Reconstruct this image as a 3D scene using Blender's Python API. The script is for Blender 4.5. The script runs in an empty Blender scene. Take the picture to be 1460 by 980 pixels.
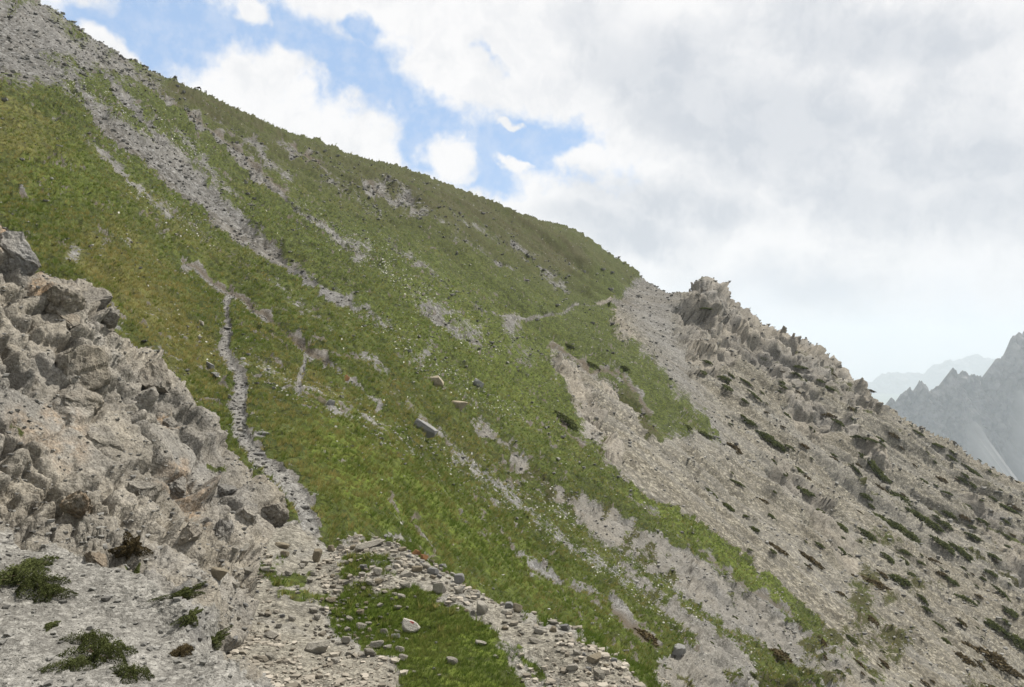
import bpy, bmesh, math, random, time
import numpy as np
from mathutils import Vector, Matrix
T0 = time.time()
rng = np.random.default_rng(7)
random.seed(7)
scene = bpy.context.scene
COL = scene.collection
R = math.radians

# ------------------------------------------------------------------ camera, sky, sun, exposure
F = 1146.0                                   # focal length in photo pixels (photo 1460 x 980, eye level at row 490)
cam = bpy.data.cameras.new('camera'); cam_o = bpy.data.objects.new('camera', cam); COL.objects.link(cam_o)
cam.sensor_width = 36.0; cam.lens = 36.0 * F / 1460.0
cam.clip_start = 0.05; cam.clip_end = 60000
cam_o.location = (0, 0, 0); cam_o.rotation_euler = (R(90), 0, 0)
scene.camera = cam_o
SUN_AZ, SUN_EL = R(58), R(55)
sun = bpy.data.lights.new('sun', 'SUN'); sun.energy = 4.3; sun.angle = R(0.6); sun.color = (1.0, 0.955, 0.88)
sun_o = bpy.data.objects.new('sun', sun); COL.objects.link(sun_o)
sdir = Vector((math.sin(SUN_AZ) * math.cos(SUN_EL), math.cos(SUN_AZ) * math.cos(SUN_EL), math.sin(SUN_EL)))
sun_o.rotation_euler = sdir.to_track_quat('Z', 'Y').to_euler()
scene.view_settings.view_transform = 'Standard'; scene.view_settings.look = 'None'
scene.view_settings.exposure = 0.5; scene.view_settings.gamma = 1.0
scene.cycles.max_bounces = 4; scene.cycles.diffuse_bounces = 2; scene.cycles.volume_bounces = 1
scene.cycles.use_denoising = True
try: scene.cycles.denoiser = 'OPENIMAGEDENOISE'
except Exception: pass

class NT:
    """small helper round a node tree"""
    def __init__(s, nt): s.t = nt; s.n = nt.nodes; s.l = nt.links
    def inp(s, node, i, v):
        if v is None: return
        k = node.inputs[i]
        if isinstance(v, bpy.types.NodeSocket): s.l.new(v, k)
        else:
            if hasattr(k.default_value, '__len__') and not hasattr(v, '__len__'): v = (v,) * len(k.default_value)
            if hasattr(k.default_value, '__len__') and len(k.default_value) == 4 and len(v) == 3: v = (*v, 1)
            k.default_value = v
    def math(s, op, a, b=None, c=None, clamp=False):
        n = s.n.new('ShaderNodeMath'); n.operation = op; n.use_clamp = clamp
        s.inp(n, 0, a); s.inp(n, 1, b); s.inp(n, 2, c); return n.outputs[0]
    def vm(s, op, a, b=None, out=0):
        n = s.n.new('ShaderNodeVectorMath'); n.operation = op
        s.inp(n, 0, a)
        if op == 'SCALE': s.inp(n, 3, b)
        else: s.inp(n, 1, b)
        return n.outputs[out]
    def mix(s, f, a, b, blend='MIX'):
        n = s.n.new('ShaderNodeMix'); n.data_type = 'RGBA'; n.blend_type = blend; n.clamp_factor = True
        s.inp(n, 0, f); s.inp(n, 6, a); s.inp(n, 7, b); return n.outputs[2]
    def noise(s, vec, scale, detail=2, rough=0.5, out=0, dist=0.0):
        n = s.n.new('ShaderNodeTexNoise'); s.inp(n, 'Vector', vec)
        s.inp(n, 'Scale', scale); s.inp(n, 'Detail', detail); s.inp(n, 'Roughness', rough); s.inp(n, 'Distortion', dist)
        return n.outputs[out]
    def voro(s, vec, scale, out='Distance', feature='F1'):
        n = s.n.new('ShaderNodeTexVoronoi'); n.feature = feature; s.inp(n, 'Vector', vec); s.inp(n, 'Scale', scale)
        return n.outputs[out]
    def step(s, x, a, b):
        n = s.n.new('ShaderNodeMapRange'); n.interpolation_type = 'SMOOTHSTEP'
        s.inp(n, 0, x); s.inp(n, 1, a); s.inp(n, 2, b); s.inp(n, 3, 0.0); s.inp(n, 4, 1.0); return n.outputs[0]
    def sep(s, v):
        n = s.n.new('ShaderNodeSeparateXYZ'); s.inp(n, 0, v); return n.outputs
    def comb(s, x, y, z):
        n = s.n.new('ShaderNodeCombineXYZ'); s.inp(n, 0, x); s.inp(n, 1, y); s.inp(n, 2, z); return n.outputs[0]

def make_world():
    w = bpy.data.worlds.new('World'); scene.world = w; w.use_nodes = True
    w.node_tree.nodes.clear(); N = NT(w.node_tree)
    out = N.n.new('ShaderNodeOutputWorld'); bg = N.n.new('ShaderNodeBackground')
    sky = N.n.new('ShaderNodeTexSky'); sky.sky_type = 'NISHITA'; sky.sun_disc = False
    sky.sun_elevation = SUN_EL; sky.sun_rotation = SUN_AZ; sky.altitude = 2300; sky.air_density = 1.0; sky.dust_density = 0.6
    tc = N.n.new('ShaderNodeTexCoord'); d = tc.outputs['Generated']
    # clouds are laid out on the sky by compass bearing and height above the horizon
    w1 = N.noise(d, 7.0, 4, 0.6, out=1); w2 = N.noise(d, 26.0, 3, 0.6, out=1)
    dd = N.vm('ADD', d, N.vm('SCALE', N.vm('SUBTRACT', w1, (.5, .5, .5)), 0.10))
    dd = N.vm('ADD', dd, N.vm('SCALE', N.vm('SUBTRACT', w2, (.5, .5, .5)), 0.032))
    x, y, z = N.sep(dd)
    az = N.math('ARCTAN2', x, y); el = N.math('ARCSINE', z)
    P = N.comb(az, el, 0.0)
    def ell(cx, cy, rx, ry, rot):
        tx, tz = (cx - 730) / F, (490 - cy) / F
        c = (math.atan(tx), math.atan(tz * math.cos(math.atan(tx))), 0)
        k = 1 / F
        m = N.n.new('ShaderNodeMapping'); m.vector_type = 'TEXTURE'
        N.inp(m, 'Vector', P); m.inputs['Location'].default_value = c
        m.inputs['Rotation'].default_value = (0, 0, R(-rot)); m.inputs['Scale'].default_value = (rx * k, ry * k, 1)
        return N.vm('LENGTH', m.outputs[0], out=1)
    def union(lst):
        o = None
        for e in lst:
            q = ell(*e); o = q if o is None else N.math('SMOOTH_MIN', o, q, 0.25)
        return o
    blue = union([(250, 48, 135, 72, 15), (420, 70, 112, 62, 35), (525, 140, 92, 56, 40), (605, 190, 85, 48, 30),
                  (765, 215, 135, 52, 12), (690, 262, 70, 24, 10), (508, 22, 28, 26, 0), (690, 95, 20, 18, 0), (130, 15, 60, 30, 0), (500, 115, 70, 66, 20), (705, 225, 60, 40, 20)])
    white = union([(158, 66, 46, 26, 35), (395, 185, 150, 62, 20), (365, 120, 62, 50, 10), (520, 195, 62, 45, 30), (640, 222, 46, 40, 25),
                   (715, 184, 20, 9, 0), (840, 240, 60, 32, -10), (360, 8, 26, 26, 20), (735, 245, 24, 10, 0), (640, 90, 70, 48, 20)])
    f = N.noise(d, 16.0, 8, 0.62); f2 = N.noise(d, 55.0, 4, 0.6)
    bl = N.step(N.math('ADD', N.math('SUBTRACT', 1.0, blue), N.math('MULTIPLY', N.math('SUBTRACT', 0.5, f), 1.9)), -0.22, 0.42)
    wh = N.step(N.math('ADD', N.math('SUBTRACT', 1.0, white), N.math('MULTIPLY', N.math('SUBTRACT', f, 0.5), 1.9)), -0.18, 0.42)
    clear = N.math('MULTIPLY', bl, N.math('SUBTRACT', 1.0, wh))
    # away from this stretch of sky the same broken cloud goes on
    gen = N.step(N.noise(d, 2.6, 7, 0.6), 0.56, 0.64)
    inview = N.step(N.math('MAXIMUM', N.math('MULTIPLY', N.math('ABSOLUTE', az), 0.75), el), 0.44, 0.56)
    clear = N.math('MAXIMUM', clear, N.math('MULTIPLY', gen, inview))
    grey = union([(1040, 190, 110, 60, 20), (1390, 300, 110, 40, 0), (1150, 405, 120, 34, 5), (900, 330, 110, 24, 8), (960, 110, 150, 60, 25), (1130, 170, 230, 75, 12), (1330, 235, 190, 70, 5), (980, 300, 120, 30, 10), (1240, 60, 190, 45, 10), (1250, 290, 120, 40, 15)])
    g = N.step(N.math('ADD', N.math('SUBTRACT', 1.15, grey), N.math('MULTIPLY', N.math('SUBTRACT', N.noise(d, 9.0, 6, 0.6), 0.5), 2.2)), -0.5, 1.0)
    lump = N.noise(dd, 11.0, 6, 0.62)
    g = N.math('ADD', N.math('MULTIPLY', g, 0.74), N.math('MULTIPLY', N.step(lump, 0.44, 0.64), 0.32), clamp=True)
    cloud = N.mix(g, (6.95, 6.9, 6.92), (4.5, 4.75, 5.15))
    skyc = N.mix(0.75, sky.outputs[0], (3.1, 4.5, 6.75))
    thin = N.math('MULTIPLY', clear, N.math('SUBTRACT', 1.0, N.math('MULTIPLY', N.step(f2, 0.35, 0.75), 0.22)))
    # towards the horizon the clear air pales
    low = N.step(el, 0.13, -0.01)
    col = N.mix(thin, cloud, skyc)
    col = N.mix(N.math('MULTIPLY', low, 0.55), col, N.mix(N.step(lump, .40, .62), (5.2, 5.7, 6.4), (6.9, 6.9, 6.95)))
    N.l.new(col, bg.inputs[0]); bg.inputs[1].default_value = 0.1
    N.l.new(bg.outputs[0], out.inputs[0])
make_world()

# ------------------------------------------------------------------ numpy noise
def _h(ix, iy, iz, seed):
    h = (ix.astype(np.uint32) * np.uint32(374761393) + iy.astype(np.uint32) * np.uint32(668265263)
         + iz.astype(np.uint32) * np.uint32(2147483647 - 9973) + np.uint32(seed * 2654435761 & 0xffffffff))
    h = (h ^ (h >> np.uint32(13))) * np.uint32(1274126177)
    h = (h ^ (h >> np.uint32(15))) * np.uint32(2246822519)
    return h ^ (h >> np.uint32(16))
def _hf(ix, iy, iz, seed): return _h(ix, iy, iz, seed).astype(np.float32) * np.float32(1 / 4294967296.0)
def vnoise(p, seed=0):
    p = np.asarray(p, np.float32)
    i = np.floor(p); f = p - i; i = i.astype(np.int64)
    f = f * f * f * (f * (f * 6 - 15) + 10)
    r = 0
    for dx in (0, 1):
        wx = f[:, 0] if dx else 1 - f[:, 0]
        for dy in (0, 1):
            wy = f[:, 1] if dy else 1 - f[:, 1]
            for dz in (0, 1):
                wz = f[:, 2] if dz else 1 - f[:, 2]
                r = r + wx * wy * wz * _hf(i[:, 0] + dx, i[:, 1] + dy, i[:, 2] + dz, seed)
    return r * 2 - 1
def fbm(p, octv, seed=0, gain=0.5):
    a, s, r = 1.0, 1.0, 0
    for k in range(octv):
        r = r + a * vnoise(p * s, seed + k * 17); a *= gain; s *= 2.03
    return r
def voro(p, seed=0, metric=0.0):
    """nearest cell: distance F1, F2, offset from its centre, three random numbers"""
    p = np.asarray(p, np.float32); i = np.floor(p).astype(np.int64); n = len(p)
    F1 = np.full(n, 9., np.float32); F2 = np.full(n, 9., np.float32); off = np.zeros((n, 3), np.float32); idx = np.zeros((n, 3), np.int64)
    for dx in (-1, 0, 1):
        for dy in (-1, 0, 1):
            for dz in (-1, 0, 1):
                c = i + (dx, dy, dz)
                q = np.stack([c[:, k] + 0.1 + 0.8 * _hf(c[:, 0], c[:, 1], c[:, 2], seed + k) for k in range(3)], 1).astype(np.float32)
                v = p - q; d = np.sqrt((v * v).sum(1)) if not metric else metric * np.abs(v).max(1) * 1.25 + (1 - metric) * np.sqrt((v * v).sum(1))
                cl = d < F1
                F2 = np.where(cl, F1, np.minimum(F2, d)); F1 = np.where(cl, d, F1)
                off[cl] = v[cl]; idx[cl] = c[cl]
    rnd = np.stack([_hf(idx[:, 0], idx[:, 1], idx[:, 2], seed + 31 + k) for k in range(4)], 1)
    return F1, F2, off, rnd
def blocks(p, seed=0, tilt=1.0, crack=0.5, joint=.12):
    """fractured rock: tilted facets, one per cell, open joints between"""
    F1, F2, off, r = voro(p, seed, .7)
    h = (r[:, 0] - 0.5) * 1.1 + tilt * ((r[:, 1] - .5) * off[:, 0] + (r[:, 2] - .5) * off[:, 1] + (r[:, 3] - .5) * off[:, 2]) * 1.5
    e = np.clip((F2 - F1) / joint, 0, 1); e = e * e * (3 - 2 * e)
    return (h + .25) * e - .25 - crack * (1 - e) ** 3, r[:, 3]

# ------------------------------------------------------------------ the lie of the land
# heights are surveyed at points (photo column, photo row, distance ahead in metres), joined by thin plate splines
def pt(u, v, y):
    tx, tz = (u - 730) / F, (490 - v) / F
    x = tx * y; z = tz * y; r = math.hypot(x, y)
    return (math.atan2(x, y), math.log(r), z / r)
class Plate:
    def __init__(s, pts, smooth=1e-5):
        a = np.array(pts, float); s.X = a[:, :2] * (2.2, 1.0)
        n = len(a); K = s.k(s.X[:, None] - s.X[None]) + smooth * np.eye(n)
        Pm = np.c_[np.ones(n), s.X]; A = np.block([[K, Pm], [Pm.T, np.zeros((3, 3))]])
        s.w = np.linalg.solve(A, np.r_[a[:, 2], 0, 0, 0])
    @staticmethod
    def k(d):
        r2 = (d * d).sum(-1); return 0.5 * r2 * np.log(r2 + 1e-12)
    def __call__(s, az, lr):
        q = np.c_[az, lr] * (2.2, 1.0); o = np.empty(len(q))
        n = len(s.X)
        for a in range(0, len(q), 40000):
            b = q[a:a + 40000]
            dx = b[:, 0:1] - s.X[:, 0]; dy = b[:, 1:2] - s.X[:, 1]; r2 = dx * dx + dy * dy
            o[a:a + 40000] = (0.5 * r2 * np.log(r2 + 1e-12)) @ s.w[:n] + s.w[n] + b @ s.w[n + 1:]
        return o * np.exp(lr)
table = {
 -200: [(5, 1060), (10, 800), (16, 560), (25, 380), (40, 215), (70, 65), (110, -60), (150, -140), (230, -60)],
 0: [(5, 1060), (8, 930), (12, 720), (18, 480), (28, 330), (45, 225), (75, 125), (110, 45), (150, -33), (165, -33), (240, 60)],
 90: [(155, 27), (170, 29), (240, 120)],
 150: [(5, 1060), (8, 930), (12, 740), (16, 580), (22, 460), (32, 370), (50, 268), (80, 178), (130, 92), (165, 64), (180, 66), (240, 150)],
 215: [(178, 104), (195, 106), (260, 180)],
 300: [(5, 1060), (8, 920), (12, 730), (16, 630), (20, 575), (30, 475), (45, 405), (70, 325), (110, 240), (160, 170), (195, 142), (212, 145), (280, 220)],
 380: [(212, 178), (230, 181), (300, 260)],
 450: [(5, 1080), (8, 900), (12, 745), (16, 665), (22, 585), (32, 515), (50, 440), (80, 365), (120, 297), (180, 230), (222, 206), (240, 209), (310, 290)],
 520: [(238, 230), (258, 234), (320, 310)],
 600: [(5, 1200), (8, 1000), (12, 860), (16, 772), (20, 712), (30, 622), (45, 545), (70, 470), (110, 390), (170, 310), (230, 262), (258, 251), (278, 255), (340, 330)],
 680: [(272, 281), (292, 286), (350, 360)],
 750: [(8, 1180), (12, 1010), (16, 920), (20, 862), (28, 790), (40, 717), (60, 632), (90, 552), (130, 480), (180, 412), (240, 350), (288, 306), (306, 310), (370, 390)],
 830: [(300, 340), (318, 346), (380, 420)],
 900: [(10, 1270), (16, 1050), (22, 955), (30, 880), (42, 805), (60, 727), (85, 655), (120, 585), (160, 525), (210, 468), (270, 414), (306, 390), (325, 396), (390, 450)],
 940: [(306, 414), (325, 420)],
 968: [(300, 428), (320, 436)],
 988: [(290, 414), (308, 430)],
 1006: [(285, 403), (305, 426)],
 1035: [(284, 422), (302, 440)],
 1050: [(16, 1240), (25, 1055), (34, 965), (48, 885), (68, 812), (95, 745), (125, 690), (160, 628), (200, 562), (235, 505), (265, 452), (282, 436), (300, 444), (370, 520)],
 1120: [(272, 477), (290, 486)],
 1200: [(20, 1300), (30, 1160), (45, 1035), (62, 955), (85, 882), (115, 812), (150, 745), (185, 680), (215, 620), (245, 558), (264, 526), (280, 536), (350, 610)],
 1265: [(258, 583), (275, 592)],
 1350: [(32, 1300), (45, 1160), (65, 1045), (88, 970), (115, 900), (150, 830), (185, 765), (210, 710), (235, 658), (251, 632), (268, 642), (330, 730)],
 1460: [(45, 1280), (60, 1160), (85, 1055), (110, 980), (145, 900), (180, 825), (205, 765), (225, 720), (241, 692), (258, 702), (310, 800)],
 1650: [(60, 1330), (90, 1200), (130, 1065), (170, 965), (205, 885), (232, 815), (250, 825), (310, 930)],
}
bp = [pt(u, v, y) for u, l in table.items() for y, v in l]
for a in list(range(-180, -49, 16)) + list(range(60, 181, 15)):
    for r in (1.5, 5, 16, 50, 140, 300):
        x = r * math.sin(R(a)); z = -0.6 * x - 1.8 - 0.03 * r
        if x < -130: z = 76 - 0.55 * (-x - 130)
        bp.append((R(a), math.log(r), z / r))
for a in (-40, -20, 0, 20, 40):
    for r, z in ((0.6, -1.75), (1.5, -1.9)): bp.append((R(a), math.log(r), (z - .12 * r * math.sin(R(a))) / r))
base = Plate(bp)
saddle = Plate([pt(*q) for q in [
    (450, 980, 6.4), (585, 897, 8.3), (450, 850, 9.2), (450, 785, 11.2), (540, 768, 12.2), (600, 792, 11.6), (650, 828, 10.6), (740, 880, 9.6), (840, 914, 9.0),
    (905, 955, 8.5), (950, 985, 8.1), (750, 975, 7.1), (620, 985, 6.6), (330, 762, 11.0), (300, 900, 7.7), (300, 985, 6.0), (410, 752, 12.2), (350, 850, 8.9), (100, 985, 5.5), (100, 800, 9.0),
    (0, 760, 11), (-200, 760, 11), (-200, 1000, 5),
    # beyond the lip it falls away
    (300, 790, 13.5), (410, 795, 14.5), (540, 850, 14.5), (600, 880, 14.0), (650, 930, 12.8), (740, 990, 11.6), (840, 1030, 10.8), (905, 1080, 10.2), (1000, 1120, 9.0), (1250, 1400, 8), (1460, 1500, 8),
    (300, 850, 20), (540, 950, 20), (740, 1100, 18), (905, 1250, 16), (1250, 1500, 16), (100, 900, 18), (-200, 900, 18), (540, 1000, 60), (1250, 1500, 60), (-200, 1000, 60),
    (620, 1500, 3.2), (450, 1400, 3.4), (850, 1500, 3.6), (1100, 1500, 4.5), (100, 1400, 3)]] + [(R(a), math.log(r), -0.9 - .25 * math.sin(R(a))) for a in (-180, -120, -80, 80, 120, 180) for r in (3, 30, 200)])
near = Plate([pt(*q) for q in [
    # gravel ledge
    (0, 985, 4.9), (150, 985, 4.9), (300, 985, 5.1), (400, 985, 5.5), (-200, 985, 4.9), (0, 870, 5.9), (0, 770, 7.1), (-200, 850, 5.9), (150, 860, 6.4), (150, 765, 7.7), (240, 910, 6.1), (285, 905, 6.25),
    (292, 880, 6.5), (255, 820, 7.1), (340, 935, 5.9),
    # the outcrop
    (0, 740, 7.6), (100, 740, 8.1), (200, 750, 8.4), (265, 770, 8.9), (340, 748, 10.6), (400, 742, 11.7),
    (0, 650, 8.3), (0, 520, 9.4), (0, 400, 10.6), (-200, 700, 7.2), (-200, 450, 8.6), (-200, 230, 10.6), (100, 630, 9.2), (100, 520, 10.4), (110, 440, 11.4), (200, 650, 10.0), (190, 560, 11.3), (300, 690, 11.2), (260, 620, 11.6), (240, 700, 10.0),
    # its crest
    (0, 300, 11.7), (30, 345, 11.9), (60, 385, 12.2), (150, 430, 12.7), (160, 470, 12.8), (200, 505, 13.0), (255, 545, 13.3), (300, 605, 13.2), (345, 660, 13.0), (400, 715, 12.6), (420, 748, 12.2), (-100, 250, 11.3),
    # behind and beside it drops
    (-200, 350, 13.5), (0, 440, 14.0), (60, 500, 14.4), (150, 560, 14.8), (200, 630, 15), (255, 670, 15.2), (300, 730, 15.0), (345, 780, 14.8), (400, 840, 14.2), (-200, 700, 20), (60, 800, 20), (255, 900, 20), (400, 1000, 20),
    (330, 930, 7.0), (340, 900, 7.6), (310, 840, 8.3), (330, 810, 9.2), (440, 840, 11), (470, 900, 12.5), (420, 960, 7.5), (450, 1050, 6), (330, 1050, 6.6), (620, 1300, 7), (620, 1300, 14), (620, 1300, 30), (1000, 1500, 8), (1400, 1500, 20), (250, 1200, 60), (1400, 1600, 60),
    (0, 1250, 3.2), (300, 1260, 3.2), (-200, 1250, 3.2), (500, 1300, 3.6), (800, 1500, 4)]] + [(R(a), math.log(r), -1.0) for a in (80, 120, 180) for r in (3, 30, 200)]
    + [(R(a), math.log(r), e) for a in (-180, -120, -80) for r, e in ((3, -.75), (8, -.3), (30, -.6), (200, -1.0))])

def land(az, lr):
    b = base(az, lr); p = saddle(az, lr); n = near(az, lr)
    far = np.exp(lr)
    b = np.maximum(b, -600 + 0 * b)
    nearz = far < 40
    p = np.where(nearz, p, -1e5); n = np.where(nearz, n, -1e5)
    k = 0.12                                     # the saddle melts into the slope
    hh = np.clip(0.5 + 0.5 * (p - b) / k, 0, 1); bpz = b * (1 - hh) + p * hh + k * hh * (1 - hh)
    z = np.maximum(bpz, n)
    sheet = np.where(n >= bpz, 2, np.where(p > b, 1, 0))
    return z, sheet
# columns by bearing, fine where the photograph looks
US = 1.6; us = np.arange(-110, 1571, US)
az_in = np.arctan((us - 730) / F)
lo = np.linspace(-math.pi, az_in[0], 40)[:-1]; hi = np.linspace(az_in[-1], math.pi, 40)[1:]
AZ = np.concatenate([lo, az_in, hi]); NC = len(AZ); NR = 760
LR0, LR1 = math.log(0.25), math.log(700)
# spread the rows so that the facets come out even in size as seen from the trail
cc = np.linspace(0, NC - 1, 320).astype(int); fine = np.linspace(LR0, LR1, 2400)
Lr = np.empty((len(cc), NR))
for k, c in enumerate(cc):
    z, _ = land(np.full(2400, AZ[c]), fine)
    e = z / np.exp(fine); dv = np.abs(np.diff(e)) * F
    w = np.minimum(dv, 30) + 0.12; w[np.exp(fine[1:]) < 3.5] = 0.02; w[np.exp(fine[1:]) > 360] = 0.02
    s = np.r_[0, np.cumsum(w)]; Lr[k] = np.interp(np.linspace(0, s[-1], NR), s, fine)
for _ in range(2): Lr[1:-1] = (Lr[:-2] + Lr[1:-1] * 2 + Lr[2:]) / 4
LR = np.empty((NC, NR))
for j in range(NR): LR[:, j] = np.interp(np.arange(NC), cc, Lr[:, j])
AZg = np.repeat(AZ[:, None], NR, 1)
Z, SH = land(AZg.ravel(), LR.ravel())
rr = np.exp(LR.ravel()); X = rr * np.sin(AZg.ravel()); Y = rr * np.cos(AZg.ravel())
P0 = np.stack([X, Y, Z], 1)
print('land', time.time() - T0)
def gridnormal(P):
    G = P.reshape(NC, NR, 3); a = np.gradient(G, axis=0); b = np.gradient(G, axis=1)
    n = np.cross(a, b).reshape(-1, 3); n /= np.linalg.norm(n, axis=1)[:, None] + 1e-12
    n[n[:, 2] < 0] *= -1
    return n
NRM = gridnormal(P0)
def project(P):
    y = np.maximum(P[:, 1], 0.01); return 730 + F * P[:, 0] / y, 490 - F * P[:, 2] / y
U, V = project(P0)

# ------------------------------------------------------------------ ground cover, surveyed as outlines
RW, RH = 850, 570                                 # survey raster, two photo pixels a cell, 120 px margin
gu, gv = np.meshgrid(np.arange(RW) * 2 - 120 + 1.0, np.arange(RH) * 2 - 80 + 1.0)
def poly(pts):
    p = np.array(pts, float); c = np.zeros(gu.shape, bool); n = len(p)
    for i in range(n):
        (x1, y1), (x2, y2) = p[i], p[(i + 1) % n]
        if y1 == y2: continue
        t = ((gv >= min(y1, y2)) & (gv < max(y1, y2)))
        c ^= t & (gu < x1 + (gv - y1) * (x2 - x1) / (y2 - y1))
    return c.astype(np.float32)
def blur(m, r):
    if r < 1: return m
    r = int(r)
    for ax in (0, 1):
        for _ in range(2):
            pad = [(0, 0), (0, 0)]; pad[ax] = (r + 1, r)
            c = np.cumsum(np.pad(m, pad, mode='edge'), axis=ax, dtype=np.float64)
            m = ((c[2 * r + 1:] - c[:-2 * r - 1]) if ax == 0 else (c[:, 2 * r + 1:] - c[:, :-2 * r - 1])) / (2 * r + 1)
    return m.astype(np.float32)
def line(pts, soft=1.0):
    """band along a polyline of (u, v, full width)"""
    o = np.zeros(gu.shape, np.float32)
    for (a, b, w1), (c, d, w2) in zip(pts[:-1], pts[1:]):
        x0, x1 = int((min(a, c) + 120) / 2 - 40), int((max(a, c) + 120) / 2 + 40); y0, y1 = int((min(b, d) + 80) / 2 - 40), int((max(b, d) + 80) / 2 + 40)
        sl = (slice(max(y0, 0), max(y1, 0)), slice(max(x0, 0), max(x1, 0)))
        g, h = gu[sl], gv[sl]
        dx, dy = c - a, d - b; t = np.clip(((g - a) * dx + (h - b) * dy) / (dx * dx + dy * dy + 1e-9), 0, 1)
        dist = np.hypot(g - a - t * dx, h - b - t * dy); w = (w1 + (w2 - w1) * t) / 2
        o[sl] = np.maximum(o[sl], np.clip((w - dist) / (soft * 2 + 1) + 0.5, 0, 1))
    return o
MM = np.maximum
# --- open slope
pale = blur(poly([(905, 395), (960, 410), (1010, 395), (1600, 560), (1600, 1100), (1260, 1100), (1185, 905), (1150, 872), (1086, 815), (1020, 768), (960, 728), (905, 700), (870, 668), (850, 630), (830, 600), (806, 560),
                  (784, 500), (800, 494), (835, 515), (880, 545), (925, 600), (950, 632), (985, 622), (1022, 628), (1008, 596), (960, 543), (915, 497), (885, 478), (868, 452)]), 4)
crag = MM(blur(poly([(962, 442), (983, 410), (1005, 396), (1045, 420), (1065, 432), (1112, 462), (1145, 480), (1205, 518), (1262, 572), (1268, 592), (1232, 584), (1184, 562), (1152, 545), (1118, 552), (1095, 522), (1062, 505), (1030, 522), (1006, 545), (985, 525), (972, 490)]), 4),
          blur(poly([(1103, 548), (1130, 532), (1172, 566), (1196, 604), (1168, 626), (1132, 594)]), 4))
crag = MM(crag, MM(line([(1200, 600, 14), (1262, 664, 20)], 4), MM(line([(1085, 640, 22), (1190, 760, 44), (1240, 860, 30)], 8) * .6, line([(1385, 715, 30), (1470, 810, 70)], 10) * .7)))
crag = MM(crag, blur(poly([(832, 345), (868, 360), (896, 382), (888, 430), (878, 455), (862, 430), (845, 400), (832, 372)]), 4) * .6)
crag = MM(crag, MM(line([(846, 425, 12), (872, 455, 18), (895, 485, 14), (905, 500, 6)], 3), line([(790, 498, 12), (815, 545, 26), (850, 610, 36), (878, 655, 24)], 4) * .95))
crag = MM(crag, line([(860, 545, 10), (900, 570, 16), (915, 600, 14)], 3) * .8)
rockband = line([(678, 608, 8), (712, 630, 10), (760, 680, 20), (800, 712, 26), (850, 742, 44), (905, 788, 66), (980, 840, 92), (1060, 905, 110), (1150, 985, 130), (1250, 1090, 160)], 3)
lowrock = blur(poly([(938, 942), (975, 918), (1002, 930), (1062, 955), (1115, 990), (1200, 1100), (900, 1100)]), 2)
rockband = MM(rockband, lowrock)
rockband *= 1 - 0.85 * line([(800, 740, 10), (900, 805, 14), (1000, 880, 22), (1100, 950, 30), (1180, 1010, 30)], 6)
upper = blur(poly([(-120, -80), (100, 28), (150, 62), (205, 98), (260, 128), (220, 130), (160, 100), (120, 108), (70, 70), (40, 65), (60, 108), (40, 118), (-120, 60)]), 6)
scree = line([(92, 118, 8), (130, 150, 15), (165, 190, 23), (215, 218, 32), (252, 242, 48), (292, 284, 42), (340, 330, 29), (385, 358, 27), (440, 400, 24), (490, 430, 17), (517, 442, 10), (556, 466, 4)], 5)
scree = MM(scree, line([(148, 111, 10), (182, 145, 12), (215, 182, 11), (240, 215, 15)], 4))
scree = MM(scree, line([(195, 104, 4), (232, 135, 8), (286, 175, 11), (337, 215, 12), (387, 266, 9), (438, 310, 8), (488, 342, 8), (510, 365, 4)], 3) * .9)
scree = MM(scree, line([(395, 200, 5), (432, 226, 9), (470, 252, 9), (512, 280, 6)], 3) * .8)
scree = MM(scree, blur(poly([(512, 244), (560, 262), (618, 298), (606, 312), (570, 296), (525, 272)]), 2))
scree = MM(scree, line([(591, 438, 9), (625, 456, 13), (662, 480, 8), (690, 494, 3)], 3) * .8)
scree = MM(scree, line([(709, 372, 8), (731, 390, 6)], 2) * .9)
scree = MM(scree, line([(727, 345, 12), (766, 380, 12), (812, 423, 10)], 4) * .62)
scree = MM(scree, line([(545, 215, 0), (700, 352, 0)], 4) * 0)
scree = MM(scree, line([(730, 777, 6), (763, 804, 11), (796, 824, 9)], 2))
scree = MM(scree, line([(820, 833, 5), (860, 852, 8), (905, 884, 9)], 3) * .7)
scree = MM(scree, line([(60, 160, 5), (75, 170, 8), (110, 195, 4)], 3) * .6)
scree = MM(scree, line([(865, 535, 3), (905, 572, 7), (932, 602, 6)], 1) * 0.9)
scree = MM(scree, line([(640, 640, 3), (700, 690, 10), (800, 770, 16), (900, 835, 14), (1010, 905, 10)], 6) * .45)
for l_ in ([(300, 160, 3), (360, 205, 6), (420, 255, 5)], [(560, 275, 4), (640, 330, 6), (700, 372, 4)], [(430, 215, 3), (480, 252, 6), (540, 302, 4)], [(640, 305, 3), (720, 350, 6), (780, 395, 4)], [(60, 70, 8), (110, 130, 10), (150, 185, 6)],
           [(250, 190, 4), (300, 245, 7), (360, 300, 4)], [(120, 200, 3), (180, 255, 7), (240, 310, 3)], [(380, 400, 3), (470, 470, 6), (560, 540, 5)], [(540, 330, 3), (620, 400, 6), (700, 460, 3)], [(560, 560, 4), (640, 630, 8), (720, 700, 5)]):
    scree = MM(scree, line(l_, 5) * .68)
scree = MM(scree, upper * .86)
scree = MM(scree, line([(-40, 40, 30), (60, 100, 34), (95, 124, 18)], 9) * .66)
path = line([(a_0, b_0, w_0 * .84) for a_0, b_0, w_0 in [(445, 752, 26), (433, 722, 28), (420, 703, 34), (404, 682, 32), (375, 658, 30), (358, 638, 22), (343, 615, 20), (341, 597, 24), (338, 580, 26), (345, 551, 21), (340, 531, 13), (331, 519, 13), (321, 497, 20), (326, 468, 13), (323, 441, 12), (328, 413, 10)]], 1)
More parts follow.
